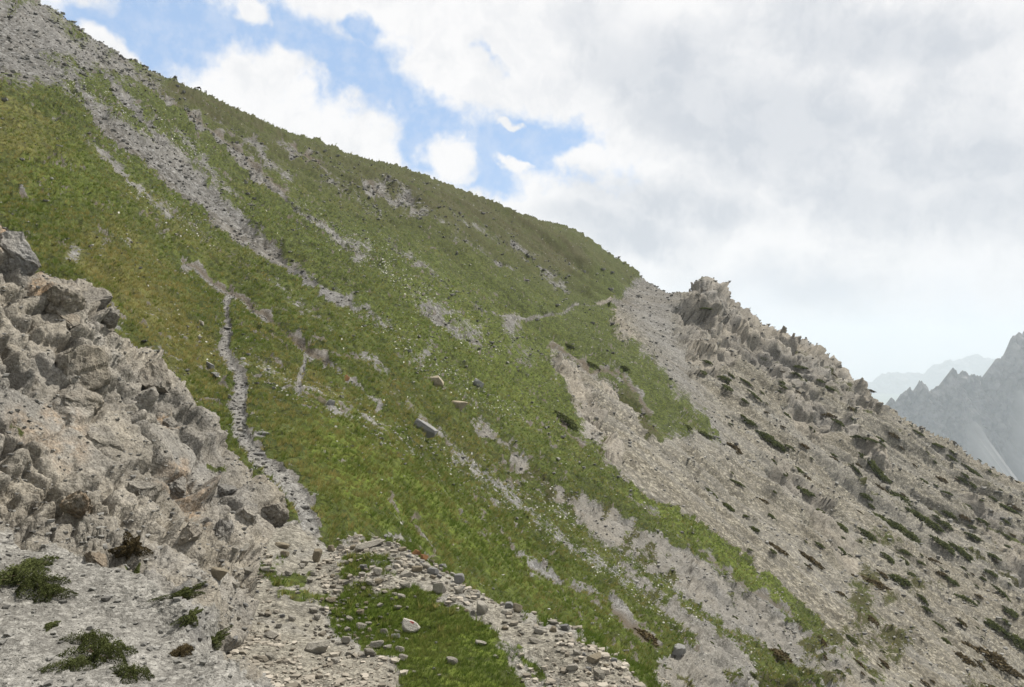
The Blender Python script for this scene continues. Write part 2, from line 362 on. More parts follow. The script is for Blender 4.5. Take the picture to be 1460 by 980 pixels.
path = MM(path, line([(262, 370, 2), (274, 380, 4), (299, 397, 6), (326, 413, 9), (353, 429, 8), (377, 448, 9), (407, 470, 10), (436, 497, 12), (470, 519, 9), (487, 533, 6), (510, 552, 4), (545, 580, 3)], 1))
path = MM(path, line([(438, 512, 5), (431, 531, 6), (430, 546, 5), (426, 563, 4)], 1) * .8)
path = MM(path, line([(600, 449, 1.0), (642, 448, 2.5), (699, 444, 2.5), (753, 454, 3), (783, 453, 3), (817, 438, 3), (847, 438, 2.5), (900, 432, 3), (955, 425, 3)], 1) * .7)
verge = np.clip(blur(path, 2) * 1.6, 0, 1)
bank = line([(262, 366, 3), (299, 392, 4), (326, 408, 3), (353, 424, 4), (407, 464, 4), (436, 490, 5), (470, 514, 4)], 1)
bank = MM(bank, line([(400, 195, 2), (440, 220, 5), (470, 240, 4)], 1)); bank = MM(bank, line([(250, 145, 3), (300, 175, 5), (345, 212, 5), (395, 262, 5), (430, 290, 4)], 2) * .8)
bank = MM(bank, line([(525, 250, 3), (548, 280, 5)], 1)); bank = MM(bank, line([(30, 275, 8), (48, 284, 8)], 2))
bank = MM(bank, line([(780, 490, 4), (815, 498, 6), (845, 524, 6), (885, 530, 5), (930, 590, 4)], 1)); bank = MM(bank, line([(800, 600, 8), (835, 640, 8)], 3))
bank = MM(bank, line([(865, 860, 6), (905, 895, 18), (935, 920, 14)], 4)); bank = MM(bank, line([(690, 640, 3), (720, 665, 5), (780, 700, 4), (830, 735, 4)], 2) * .8)
bank = MM(bank, line([(860, 690, 5), (960, 755, 6), (1060, 832, 7), (1130, 876, 8)], 2) * .7)
bank = MM(bank, line([(735, 790, 5), (770, 820, 7), (840, 845, 5)], 2) * .7)
# saddle of stones
rubble = blur(poly([(270, 770), (420, 742), (470, 775), (545, 762), (600, 790), (655, 826), (740, 876), (840, 910), (900, 950), (960, 1010), (980, 1100), (100, 1100), (240, 840)]), 3)
turf = blur(poly([(470, 862), (505, 845), (545, 852), (600, 845), (640, 866), (690, 885), (720, 925), (760, 985), (800, 1100), (560, 1100), (575, 960), (520, 925), (480, 905)]), 4)
turf = MM(turf, blur(poly([(475, 795), (505, 785), (560, 795), (570, 815), (520, 822), (490, 828)]), 4) * .85)
turf = MM(turf, line([(735, 920, 8), (790, 985, 26)], 5) * .7); turf = MM(turf, line([(350, 810, 6), (420, 790, 10), (470, 780, 8)], 5) * .42)
turf = MM(turf, line([(300, 830, 5), (380, 890, 8), (440, 900, 5)], 5) * .40)
turf = MM(turf, MM(line([(320, 845, 8), (345, 870, 14)], 5) * .5, MM(line([(355, 800, 8), (400, 835, 14), (440, 820, 8)], 6) * .5, MM(line([(640, 835, 8), (700, 905, 14), (770, 960, 14)], 6) * .5, line([(400, 850, 10), (470, 860, 14)], 8) * .45))))
rubble = rubble * (1 - turf)
grass = np.clip(1 - np.maximum.reduce([pale, rockband, scree, path, rubble * 1.0]), 0, 1)
grass = MM(grass, turf * .95)
# tongues and tufts of green over the pale ground
grass = MM(grass, line([(885, 690, 16), (930, 718, 26), (985, 755, 34), (1060, 808, 36), (1120, 856, 28), (1165, 890, 14)], 2))
grass = MM(grass, line([(1165, 890, 8), (1230, 940, 12), (1270, 985, 12)], 5) * .6)
grass = MM(grass, line([(895, 560, 12), (915, 590, 22), (940, 625, 14)], 2) * .95)
grass = MM(grass, line([(826, 570, 5), (850, 600, 8), (862, 640, 8)], 3) * .6)
grass = MM(grass, line([(985, 592, 10), (1015, 612, 12), (1030, 628, 4)], 2))
grass *= 1 - .9 * bank
soil = bank
dry = MM(blur(poly([(-120, 90), (40, 120), (90, 190), (60, 260), (0, 290), (-120, 250)]), 14) * .55, blur(poly([(60, 330), (180, 320), (270, 420), (320, 520), (320, 600), (250, 540), (160, 430)]), 12) * .8)
dry = MM(dry, blur(poly([(340, 470), (470, 520), (560, 640), (520, 760), (440, 720), (360, 600)]), 16) * .45)
dry = MM(dry, blur(poly([(455, 520), (560, 520), (720, 640), (700, 690), (560, 620)]), 14) * .4)
heath = MM(blur(poly([(470, 225), (600, 250), (700, 285), (840, 345), (840, 410), (790, 400), (720, 350), (620, 310), (540, 280)]), 8) * .8, line([(895, 562, 12), (915, 592, 20), (932, 615, 12)], 4))
heath = MM(heath, blur(poly([(390, 180), (480, 215), (500, 260), (450, 240)]), 6) * .5); heath = MM(heath, line([(830, 350, 20), (900, 395, 14)], 4) * .4)
heath = MM(heath, blur(poly([(250, 130), (420, 195), (600, 245), (840, 345), (850, 420), (760, 400), (620, 330), (480, 270), (330, 200)]), 12) * .65)
heath = MM(heath, line([(150, 90, 16), (270, 140, 22), (400, 200, 16)], 6) * .7)
lush = MM(blur(poly([(430, 590), (520, 600), (640, 700), (760, 800), (900, 900), (960, 985), (880, 940), (740, 850), (640, 800), (540, 760), (450, 740)]), 14), blur(turf, 6))
lush = MM(lush, blur(poly([(560, 380), (700, 440), (790, 500), (800, 590), (860, 680), (760, 640), (640, 540), (540, 440)]), 16) * .45)
lush = MM(lush, blur(poly([(0, 190), (120, 230), (160, 290), (60, 290)]), 12) * .6); lush = MM(lush, line([(900, 700, 24), (1120, 850, 30)], 6) * .7)
fleck = MM(line([(180, 265, 18), (240, 310, 20), (300, 350, 14)], 8), line([(430, 300, 16), (520, 360, 30), (600, 430, 34), (700, 500, 24)], 9))
fleck = MM(fleck, line([(500, 440, 20), (560, 480, 26), (660, 560, 30), (740, 600, 14)], 9) * .8); fleck = MM(fleck, line([(250, 470, 20), (420, 560, 40), (560, 620, 40), (760, 720, 50), (960, 850, 60)], 14) * .8)
fleck = MM(fleck, line([(30, 60, 40), (120, 130, 30), (260, 220, 40)], 10)); fleck = MM(fleck, line([(800, 770, 30), (920, 850, 40), (1060, 950, 40)], 8))
warm = np.clip(.85 * pale - .45 * blur(poly([(830, 340), (960, 405), (965, 470), (1000, 560), (960, 520), (900, 440), (850, 400)]), 4) + .72 * rubble + .42 * rockband + .15 * path, 0, 1)
warm = MM(warm, line([(846, 425, 12), (872, 455, 18), (895, 485, 14)], 3)); warm = MM(warm, line([(790, 498, 12), (815, 545, 26), (870, 630, 30)], 4))
rockB = np.clip(np.maximum(crag * MM(pale, .9 * (crag > .3)), rockband * .5), 0, 1)
chute = blur(poly([(908, 412), (950, 414), (966, 424), (956, 450), (972, 500), (990, 545), (1030, 600), (1060, 660), (1030, 650), (1000, 590), (955, 535), (918, 490), (900, 462), (898, 432)]), 4)
# --- near ledge and outcrop (its own sheet, it hides the slope behind)
ledge = blur(poly([(-120, 748), (0, 758), (60, 780), (130, 800), (200, 815), (250, 825), (300, 870), (310, 930), (420, 985), (500, 1100), (-120, 1100)]), 5)
rockN = 1 - ledge
rockN = MM(rockN, line([(200, 800, 26), (270, 850, 30), (290, 905, 20)], 6) * .85); rockN = MM(rockN, line([(330, 925, 18), (420, 985, 22)], 5) * .7)
mossN = .75 * (np.maximum.reduce([line([(170, 790, 8), (195, 800, 14)], 4), line([(0, 425, 8), (30, 432, 14)], 6) * .5, line([(300, 660, 10), (322, 668, 8)], 3) * .8, line([(10, 600, 6), (40, 615, 8)], 3) * .6, line([(140, 600, 6), (152, 606, 6)], 3) * .6]))
orangeN = np.maximum.reduce([line([(245, 585, 12), (250, 605, 12)], 5), line([(255, 670, 24), (280, 720, 24), (290, 750, 14)], 10) * .6, line([(55, 405, 26), (75, 415, 26)], 8), line([(0, 330, 50), (40, 360, 20)], 14) * .8, line([(30, 600, 30), (110, 640, 30)], 14) * .4, line([(80, 580, 20), (120, 600, 16)], 8) * .5])

wn = 7.0
Wq = np.clip(rr, 4, 1e9)[:, None]
ang = P0 / Wq * F                                   # wander of the outlines scales with distance
wu = fbm(ang / 14.0, 3, 5) * wn; wv = fbm(ang / 14.0 + 31.7, 3, 9) * wn
def sample(m, k=1.0):
    a = np.clip((U + k * wu + 119) / 2, 0, RW - 1.01); b = np.clip((V + k * wv + 79) / 2, 0, RH - 1.01)
    i = a.astype(int); j = b.astype(int); fa = a - i; fb = b - j
    return (m[j, i] * (1 - fa) * (1 - fb) + m[j, i + 1] * fa * (1 - fb) + m[j + 1, i] * (1 - fa) * fb + m[j + 1, i + 1] * fa * fb).astype(np.float32)
isN = SH == 2; isP = SH == 1
behind = (Y < 1.0) | (U < -120) | (U > 1580)
def cover(mB, mN=None, out=0.0, wander=1.0):
    r = sample(mB, wander); r = np.where(behind, out, r)
    if mN is not None: r = np.where(isN, np.where(behind, 0.0, sample(mN)) if not isinstance(mN, float) else mN, r)
    return r.astype(np.float32)
zero = 0.0
gr = cover(grass, mossN, 0.8); rk = cover(rockB, rockN, 0.1); so = cover(soil, zero, 0.0, .3); dr = cover(dry, orangeN, 0.2)
wa = cover(warm, 0.35, 0.4); fl = cover(fleck, zero, 0.1); he = cover(heath, zero, 0.1); lu = cover(lush, zero, 0.2)
sc = cover(MM(scree, rubble), zero); vg = cover(verge, zero, 0.0, .25); pa = cover(path, zero, 0.0, .25); pl = cover(MM(pale, rockband), zero); cg = cover(crag, zero)
led = np.where(isN, np.where(behind, 1.0, sample(ledge)), 0).astype(np.float32)
wa = np.where(isN, np.where(led > .5, .28, .80), wa).astype(np.float32)
# cover breaks up along the fall line: bare streaks in the turf, turf islands in the scree
fq = np.stack([P0[:, 0] * .16, (P0[:, 1] + .33 * P0[:, 0]) * .55, P0[:, 2] * .16], 1).astype(np.float32); near_k = np.clip(60 / np.clip(rr, 8, 400), .30, 2.2)[:, None].astype(np.float32)
st1 = fbm(fq * near_k, 4, 501, .6); st2 = fbm(P0.astype(np.float32) * .7 * near_k, 4, 511, .6)
patch = st1 * .55 + st2 * .45
inB = ~isN
bare_bias = np.clip(patch - .36 + .50 * fl, 0, 1)
gr = np.where(inB, gr + .55 * patch * np.clip(1 - np.abs(gr - .5) * 1.2, .12, 1) - 1.1 * bare_bias * (gr > .5) * (lu < .6), gr)
gr = np.where(inB & (pl > .5), gr + np.clip(patch - .30, 0, 1) * .9 * np.clip((U - 980) / 260, .15, 1), gr)
rb = cover(rockband, zero)
gr = np.where(inB & (rb > .3), gr + np.clip(patch + .02, 0, 1) * 1.5, gr)
gr = np.where(inB & (sc > .4) & (rr > 20), gr + np.clip(patch - .38, 0, 1) * 1.1, gr)
gr = gr - 1.3 * np.clip(pa, 0, 1) * (pa > .3) - .42 * np.clip(vg - pa, 0, 1) * (rr > 10)
so = np.maximum(so, .8 * np.clip(vg - pa * 1.3, 0, 1) * (rr > 10)).astype(np.float32)
gr = gr.astype(np.float32)
he = np.where(inB & (pl > .5), np.maximum(he, .7 * (patch > .2)), he).astype(np.float32)
ch = cover(chute, zero); rk = (rk * (1 - ch)).astype(np.float32); cg = (cg * (1 - ch)).astype(np.float32); wa = (wa * (1 - .55 * ch)).astype(np.float32)
print('cover', time.time() - T0)

# ------------------------------------------------------------------ relief
D = np.zeros(len(P0), np.float32)
PW = P0.astype(np.float32)
def sel(mask): return np.nonzero(mask)[0]
# fractured rock of the near outcrop: big blocks, then smaller and smaller, beds dipping with the slope
i = sel(isN & (rr < 30))
if len(i):
    q = PW[i]; s2 = math.sqrt(.5)
    q = np.stack([q[:, 0] * .8 + q[:, 2] * .6, q[:, 1], -q[:, 0] * .6 + q[:, 2] * .8], 1) * (0.62, 1.0, 1.25)
    q = q + .07 * np.stack([fbm(q * 2.2 + k * 9.1, 2, 40 + k) for k in range(3)], 1)
    w = rk[i] * (1 - .6 * led[i])
    a, c1 = blocks(q / 0.95, 3, 1.2, .75); b, c2 = blocks(q / 0.36, 8, 1.1, .6); c, c3 = blocks(q / 0.14, 12, 1.0, .5)
    sub = np.clip(fbm(q / 1.6, 2, 90) * .9 + .55, .15, 1)
    D[i] += w * (a * .21 + b * .17 * sub + c * .075 * sub + fbm(q * 9, 3, 60) * .008)
    D[i] += (1 - w) * (fbm(PW[i] * 1.3, 3, 70) * .05 + fbm(PW[i] * 9, 2, 73) * .012)
    blockN = np.zeros(len(P0), np.float32); blockN[i] = c1
# far crags: same rock, metres wide
i = sel((~isN) & ((rk > .04) | (cg > .04)) & (rr > 12))
q = PW[i]; sc_ = np.clip(rr[i] / 260, .12, 1)[:, None].astype(np.float32)
q = np.stack([q[:, 0] * .8 + q[:, 2] * .6, q[:, 1], -q[:, 0] * .6 + q[:, 2] * .8], 1) * (0.6, 1.0, 1.2)
q = q + .6 * np.stack([fbm(q / 4.0 + k * 9.1, 2, 140 + k) for k in range(3)], 1) * sc_
w = np.maximum(rk[i], cg[i]) * np.clip(1.2 - 1.3 * gr[i], 0, 1); far = sc_[:, 0]
a, _ = blocks(q / 13.0, 103, 1.5, .5, .07); b, _ = blocks(q / 4.6, 108, 1.3, .6, .08); c, _ = blocks(q / 1.7, 112, 1.1, .5, .1)
D[i] += w * (a * 3.4 * far ** 1.5 + b * 1.7 * far + c * .75 * far ** .5 * .8 + fbm(q / .55, 2, 160) * .12 * far)
# pale scree and chutes: lumps and shallow runnels down the fall line
i = sel((~isN) & ((pl > .05) | (sc > .05)) & (rr > 12))
q = PW[i]; w = np.maximum(pl[i], sc[i]); far = np.clip(rr[i] / 200, .08, 1).astype(np.float32)
run = np.stack([q[:, 0] * .12, (q[:, 1] + .35 * q[:, 0]) * .45, q[:, 2] * .12], 1)
rbw = sample(rockband)[i] * (~isN[i]); D[i] += rbw * (fbm(q / .9, 4, 260, .65) * .22 + np.maximum(fbm(q * (.5, .9, .5), 3, 265), 0) * .35)
D[i] += w * (fbm(run * .30, 2, 205) * 1.7 * far * np.clip(pl[i], 0, 1) - np.abs(fbm(run * .8, 3, 200)) * 1.4 * far + fbm(q / 1.1, 4, 210, .6) * .26 * far + np.maximum(fbm(q / 2.6, 3, 215), .25) * .45 * far - .9 * sc[i] * far)
# saddle
i = sel((~isN) & (rr < 16)); q = PW[i]
D[i] += fbm(q * 1.1, 3, 230) * .05 + (1 - gr[i]) * fbm(q * 7, 3, 235) * .018
# turf: tussocks and little terraces
i = sel((~isN) & (gr > .05) & (rr > 9)); q = PW[i]; w = gr[i]; lr_ = rr[i].astype(np.float32)
rib_ = fbm(np.stack([q[:, 0] * .010, (q[:, 1] + .33 * q[:, 0]) * .062, q[:, 2] * .010], 1), 3, 360, .55)
D[i] += w * rib_ * 1.6 * np.clip((lr_ - 22) / 160, 0, 1.0)
tus = np.abs(fbm(q * (1.5, 1.5, 2.4), 2, 300)); n1 = fbm(np.stack([q[:, 0] * .55, (q[:, 1] + .3 * q[:, 0]) * .22, q[:, 2] * .55], 1), 3, 310)
k1 = np.clip((lr_ - 8) / 25, .15, 1)
D[i] += w * ((.42 - tus) * .34 * k1 + n1 * .30 * np.clip(lr_ / 90, .12, 1.4) + fbm(q / 9.0, 2, 320) * .5 * np.clip((lr_ - 18) / 100, 0, 1))
ph = q[:, 2] / (.55 + lr_ * .009) + fbm(q * .5, 3, 340) * 1.1 + fbm(q * .12, 2, 345) * 1.5
saw = ph - np.floor(ph); D[i] += np.where(lr_ > 14, w * (saw ** 2 - .3) * np.clip(fbm(q * .35, 2, 350) + .45, 0, 1) * .30 * np.clip(lr_ / 40, .3, 2.4), 0)
edge_shade = np.clip((saw - .80) / .12, 0, 1) * np.clip(fbm(q * .35, 3, 350, .6) * 1.8 + .05, 0, 1) * (lr_ > 14) * (lr_ < 190)
so[i] = np.maximum(so[i], .9 * edge_shade * (gr[i] > .5)); gr[i] -= (.9 * edge_shade * (gr[i] > .5)).astype(np.float32)  # terrace edges coloured like soil, painting in their dark shadow dashes
D[i] += w * np.clip(lr_ - 20, 0, 60) / 60 * fbm(q * 1.9, 3, 335, .6) * .12
D[i] += np.clip(gr[i], 0, 1) * np.clip(lr_ / 60, .15, 1.6) * .10
mid = np.clip(1 - lr_ / 60, 0, 1); D[i] += w * mid * fbm(q * 4.5, 2, 330) * .04
D -= (so * np.clip(rr / 45, .3, 2.2) * .20).astype(np.float32) * (~isN)
D -= (pa * .12 * np.clip(rr / 20, .5, 2)).astype(np.float32)
D[rr < 2.5] *= .3
D = D * (1 - .72 * ch)
Dg = D.reshape(NC, NR); Ds = Dg.copy()
Ds[1:-1] = (Dg[:-2] + 2 * Dg[1:-1] + Dg[2:]) / 4; Dt = Ds.copy(); Dt[:, 1:-1] = (Ds[:, :-2] + 2 * Ds[:, 1:-1] + Ds[:, 2:]) / 4
rkw = (np.clip(np.maximum(rk, cg) * 1.5, 0, 1) * np.where(isN, .8, .45)).reshape(NC, NR); D = (Dg * (1 - rkw) + Dt * rkw).ravel()
P1 = P0 + NRM * D[:, None]
# rocks shed their overhangs: keep the outer face rough sideways as well
i = sel(isN & (rr < 30)); q = PW[i] * 2.6
P1[i] += (np.stack([fbm(q + 7, 2, 400), fbm(q + 19, 2, 410), fbm(q + 33, 2, 420)], 1) * .012 * rk[i][:, None])
i = sel((~isN) & (cg > .1) & (rr > 80)); q = PW[i] / 3.5
P1[i] += np.stack([fbm(q + 7, 2, 430), fbm(q + 19, 2, 440), fbm(q + 33, 2, 450)], 1) * 1.1 * (cg[i] * np.clip(1.2 - 1.3 * gr[i], 0, 1))[:, None]
NRM1 = gridnormal(P1)
U1, V1 = project(P1)
print('relief', time.time() - T0)

# ------------------------------------------------------------------ materials
def new_mat(name):
    m = bpy.data.materials.new(name); m.use_nodes = True; m.node_tree.nodes.clear()
    N = NT(m.node_tree); out = N.n.new('ShaderNodeOutputMaterial'); b = N.n.new('ShaderNodeBsdfPrincipled')
    N.l.new(b.outputs[0], out.inputs[0]); b.inputs['Roughness'].default_value = .95
    try: b.inputs['Specular IOR Level'].default_value = .12
    except Exception: pass
    return m, N, b
def attr(N, name):
    a = N.n.new('ShaderNodeAttribute'); a.attribute_name = name; return a
def bump(N, b, h, dist, strength=1.0):
    n = N.n.new('ShaderNodeBump'); N.inp(n, 'Height', h); n.inputs['Distance'].default_value = dist; n.inputs['Strength'].default_value = strength
    N.l.new(n.outputs[0], b.inputs['Normal'])
def rock_colour(N, p, warmth, rust, far):
    n1 = N.noise(p, 0.9, 5, .6); n2 = N.noise(p, 6.0, 4, .65); n3 = N.noise(p, 0.5, 5, .65)
    grey = N.mix(N.step(n1, .3, .7), (.105, .104, .10), (.26, .255, .243))
    tan = N.mix(N.step(n1, .3, .7), (.145, .124, .088), (.32, .28, .212))
    c = N.mix(N.math('ADD', warmth, N.math('MULTIPLY', N.math('SUBTRACT', n3, .5), 2.6), clamp=True), grey, tan)
    c = N.mix(N.math('MULTIPLY', rust, N.step(n2, .35, .6)), c, (.36, .22, .10))
    if far != 0.0: c = N.mix(N.math('MULTIPLY', far, .18), c, (.095, .083, .066))
    v = N.noise(p, 26.0, 3, .7)
    c = N.mix(N.step(v, .30, .72), N.mix(.55, c, (.07, .065, .06)), N.mix(.20, c, (.5, .475, .43)))
    return N.mix(N.math('MULTIPLY', N.step(n2, .58, .72), .4), c, (.10, .095, .085))
def terrain_material():
    m, N, b = new_mat('mountain ground')
    A = attr(N, 'cover_a'); B = attr(N, 'cover_b'); C = attr(N, 'cover_c')
    sa = N.n.new('ShaderNodeSeparateColor'); N.l.new(A.outputs['Color'], sa.inputs[0]); grass_, rock_, dry_ = sa.outputs
    sb = N.n.new('ShaderNodeSeparateColor'); N.l.new(B.outputs['Color'], sb.inputs[0]); warm_, fleck_, heath_ = sb.outputs
    s3 = N.n.new('ShaderNodeSeparateColor'); N.l.new(C.outputs['Color'], s3.inputs[0]); lush_, soil_shade_, scale_ = s3.outputs
    g = N.n.new('ShaderNodeNewGeometry'); p = g.outputs['Position']
    # stretch along the fall line for streaky cover
    x, y, z = N.sep(p)
    fall = N.comb(N.math('MULTIPLY', x, .22), N.math('ADD', N.math('MULTIPLY', y, .8), N.math('MULTIPLY', x, .28)), N.math('MULTIPLY', z, .22))
    s1 = N.noise(fall, .35, 5, .6); s2 = N.noise(p, 1.3, 5, .65); s3_ = N.noise(p, 5.0, 3, .65); s4 = N.noise(fall, 1.6, 4, .6); s0 = N.noise(p, .045, 4, .55)
    # turf
    gcol = N.mix(N.step(s2, .3, .7), (.036, .048, .012), (.095, .114, .028))
    gcol = N.mix(N.math('MULTIPLY', lush_, N.step(s2, .2, .6)), gcol, (.115, .148, .024))
    straw = N.math('ADD', N.math('MULTIPLY', dry_, .75), N.math('MULTIPLY', N.math('SUBTRACT', N.math('ADD', s1, s0), 1.13), 1.5))
    straw = N.math('ADD', straw, N.math('MULTIPLY', N.math('SUBTRACT', s3_, .5), 1.1), clamp=True)
    gcol = N.mix(N.math('MULTIPLY', straw, .9), gcol, (.215, .180, .066))
    stre = N.noise(N.vm('MULTIPLY', fall, (.6, 1.0, .6)), N.mix(scale_, (1.6, 1.6, 1.6), (.55, .55, .55)), 5, .65)
    gcol = N.mix(N.math('MULTIPLY', N.step(stre, .50, .62), .7), gcol, N.mix(.5, gcol, (.03, .033, .014)))
    gcol = N.mix(N.math('MULTIPLY', N.step(stre, .46, .34), .35), gcol, (.135, .135, .045))
    gap_shade = N.mix(scale_, N.noise(p, 11.0, 4, .7), N.noise(p, 2.6, 5, .75))
    gcol = N.mix(N.step(gap_shade, .60, .36), gcol, N.mix(.70, gcol, (.016, .018, .008)))  # near-black noise painted into the turf as shade between tussocks
    hf = N.math('MULTIPLY', N.math('MULTIPLY', heath_, 1.25), N.step(N.math('ADD', s1, N.math('MULTIPLY', s2, .5)), .45, .85))
    gcol = N.mix(hf, gcol, (.054, .050, .024))
    gcol = N.mix(N.math('MULTIPLY', N.step(s4, .55, .72), .55), gcol, (.042, .042, .017))
    # bare ground
    stone1 = N.voro(p, 26.0, 'Color'); stone2 = N.voro(p, 5.5, 'Color'); stone3 = N.voro(p, 1.5, 'Color')
    r1 = N.sep(stone1)[0]; r2 = N.sep(stone2)[0]; r3 = N.sep(stone3)[0]
    rf = N.math('ADD', N.math('MULTIPLY', N.mix(scale_, r1, r2), .62), N.math('MULTIPLY', N.mix(scale_, r2, r3), .38))
    ggrey = N.mix(N.step(rf, .15, .9), N.mix(scale_, (.165, .162, .155), (.095, .094, .09)), N.mix(scale_, (.31, .305, .292), (.26, .255, .245))); gtan = N.mix(N.step(rf, .15, .9), (.150, .135, .099), (.335, .305, .234))
    gravel = N.mix(N.math('ADD', warm_, N.math('MULTIPLY', N.math('SUBTRACT', s1, .5), .6), clamp=True), ggrey, gtan)
    gravel = N.mix(N.math('MULTIPLY', N.step(s4, .48, .68), N.math('ADD', .12, N.math('MULTIPLY', scale_, .45))), gravel, N.mix(.45, gravel, (.10, .085, .06)))
    d1 = N.voro(p, N.mix(scale_, (17, 17, 17), (2.3, 2.3, 2.3))); d2 = N.voro(p, N.mix(scale_, (48, 48, 48), (1.1, 1.1, 1.1)))
    gravel = N.mix(N.math('MULTIPLY', N.step(d1, .38, .62), N.math('ADD', .25, N.math('MULTIPLY', scale_, .3))), gravel, (.05, .045, .037)); gravel = N.mix(N.math('MULTIPLY', N.step(d2, .40, .62), N.math('ADD', .25, N.math('MULTIPLY', scale_, .2))), gravel, (.05, .045, .037))
    band = N.noise(N.vm('MULTIPLY', fall, (.5, 1.0, .5)), .16, 4, .6)
    gravel = N.mix(N.math('MULTIPLY', N.step(band, .46, .62), N.math('MULTIPLY', scale_, .5)), gravel, N.mix(.55, gravel, (.20, .195, .185)))
    gravel = N.mix(N.math('MULTIPLY', N.step(band, .47, .36), N.math('MULTIPLY', scale_, .45)), gravel, N.mix(.6, gravel, (.09, .075, .052)))
    spk = N.mix(scale_, N.noise(p, 40.0, 3, .75), N.noise(p, 2.2, 5, .8))
    gravel = N.mix(N.math('MULTIPLY', N.step(s1, .5, .65), .35), gravel, N.mix(.5, gravel, (.27, .255, .23)))
    pr = N.vm('SCALE', p, N.math('SUBTRACT', 1.0, N.math('MULTIPLY', scale_, .92)))
    rock = rock_colour(N, pr, N.math('MULTIPLY', warm_, .9), N.math('MULTIPLY', dry_, rock_), scale_)
    rk_ = N.step(N.math('ADD', rock_, N.math('MULTIPLY', N.math('SUBTRACT', s2, .5), .5)), .35, .65)
    bare = N.mix(rk_, gravel, rock)
    bare = N.mix(N.step(spk, .45, .30), bare, N.mix(.65, bare, (.04, .036, .028)))
    bare = N.mix(N.math('MULTIPLY', N.step(spk, .56, .68), .35), bare, (.40, .385, .345))
    brown = N.mix(s3_, (.045, .034, .022), (.11, .085, .055))
    bare = N.mix(N.math('MULTIPLY', soil_shade_, .85), bare, brown)  # brown of bare soil, also of the painted terrace shadows
    edge = N.math('ADD', N.math('MULTIPLY', N.math('SUBTRACT', s2, .5), .7), N.math('ADD', N.math('MULTIPLY', N.math('SUBTRACT', s3_, .5), 1.1), N.math('MULTIPLY', N.math('SUBTRACT', s4, .5), 1.3)))
    gf = N.step(N.math('ADD', grass_, edge), .40, .60)
    col = N.mix(gf, bare, gcol)
    # little stones and white flowers among the turf
    fv = N.voro(p, N.mix(scale_, (9, 9, 9), (2.4, 2.4, 2.4))); fr = N.sep(N.voro(p, N.mix(scale_, (9, 9, 9), (2.4, 2.4, 2.4)), 'Color'))[1]
    fk = N.math('MULTIPLY', N.step(fv, .34, .22), N.math('LESS_THAN', fr, N.math('ADD', .008, N.math('MULTIPLY', fleck_, .26))))
    col = N.mix(N.math('MULTIPLY', fk, gf), col, (.40, .39, .35))
    N.l.new(col, b.inputs['Base Color'])
    h = N.math('ADD', N.math('MULTIPLY', N.noise(p, 9.0, 4, .7), 1.0), N.math('MULTIPLY', rf, .5))
    h = N.math('ADD', h, N.math('MULTIPLY', N.math('MULTIPLY', N.noise(p, 1.5, 4, .7), scale_), 2.6))
    bump(N, b, h, .07, 0.9)
    return m
ground_mat = terrain_material()
def stone_material(name, c1, c2, dark, mark=False):
    m, N, b = new_mat(name)
    tc = N.n.new('ShaderNodeTexCoord'); oi = N.n.new('ShaderNodeObjectInfo')
    p = N.vm('ADD', tc.outputs['Object'], N.vm('SCALE', N.comb(oi.outputs['Random'], oi.outputs['Random'], 0.0), 31.0))
    n1 = N.noise(p, 1.6, 5, .65); n2 = N.noise(p, 9.0, 4, .7)
    c = N.mix(N.math('ADD', N.math('MULTIPLY', oi.outputs['Random'], .55), N.math('MULTIPLY', N.step(n1, .3, .7), .45)), c1, c2)
    c = N.mix(N.math('MULTIPLY', N.step(n2, .52, .72), .5), c, dark)
    if mark:
        q = tc.outputs['Object']; d = N.vm('DISTANCE', N.vm('ADD', q, N.vm('SCALE', N.vm('SUBTRACT', N.noise(q, 6, 2, .5, out=1), (.5, .5, .5)), .35)), (.22, -.58, .74), out=1)
        c = N.mix(N.step(d, .42, .34), c, (.36, .10, .09))
    N.l.new(c, b.inputs['Base Color']); bump(N, b, N.math('ADD', n2, N.math('MULTIPLY', n1, .6)), .06, .8)
    return m
pale_mat = stone_material('pale limestone', (.25, .23, .19), (.50, .465, .40), (.15, .132, .10))
grey_mat = stone_material('grey limestone', (.19, .187, .18), (.31, .303, .29), (.11, .105, .098))
tan_mat = stone_material('tan limestone', (.22, .185, .13), (.34, .295, .22), (.12, .095, .06))
rust_mat = stone_material('rusty rock', (.30, .15, .07), (.38, .21, .10), (.12, .07, .04))
mark_mat = stone_material('limestone with a red paint mark', (.46, .43, .38), (.58, .545, .48), (.30, .27, .22), True)
def block_material():
    m, N, b = new_mat('outcrop rock'); oi = N.n.new('ShaderNodeObjectInfo'); g = N.n.new('ShaderNodeNewGeometry')
    c = rock_colour(N, g.outputs['Position'], N.math('ADD', .35, N.math('MULTIPLY', oi.outputs['Random'], .6)), N.math('MULTIPLY', N.step(oi.outputs['Random'], .6, .98), .5), 0.0)
    N.l.new(c, b.inputs['Base Color']); p = g.outputs['Position']
    bump(N, b, N.math('ADD', N.noise(p, 9, 5, .7), N.noise(p, 32, 3, .7)), .05, .9); return m
block_mat = block_material()
def leaf_material(name, a, c, attrname='tint', transl=.25):
    m, N, b = new_mat(name); t = attr(N, attrname)
    col = N.mix(t.outputs['Fac'], a, c); N.l.new(col, b.inputs['Base Color'])
    tr = N.n.new('ShaderNodeBsdfTranslucent'); N.l.new(col, tr.inputs[0]); mx = N.n.new('ShaderNodeMixShader'); mx.inputs[0].default_value = transl
    out = [n for n in N.n if n.type == 'OUTPUT_MATERIAL'][0]
    N.l.new(b.outputs[0], mx.inputs[1]); N.l.new(tr.outputs[0], mx.inputs[2]); N.l.new(mx.outputs[0], out.inputs[0]); return m
grass_mat = leaf_material('grass blades', (.095, .145, .025), (.32, .265, .10), transl=.4)
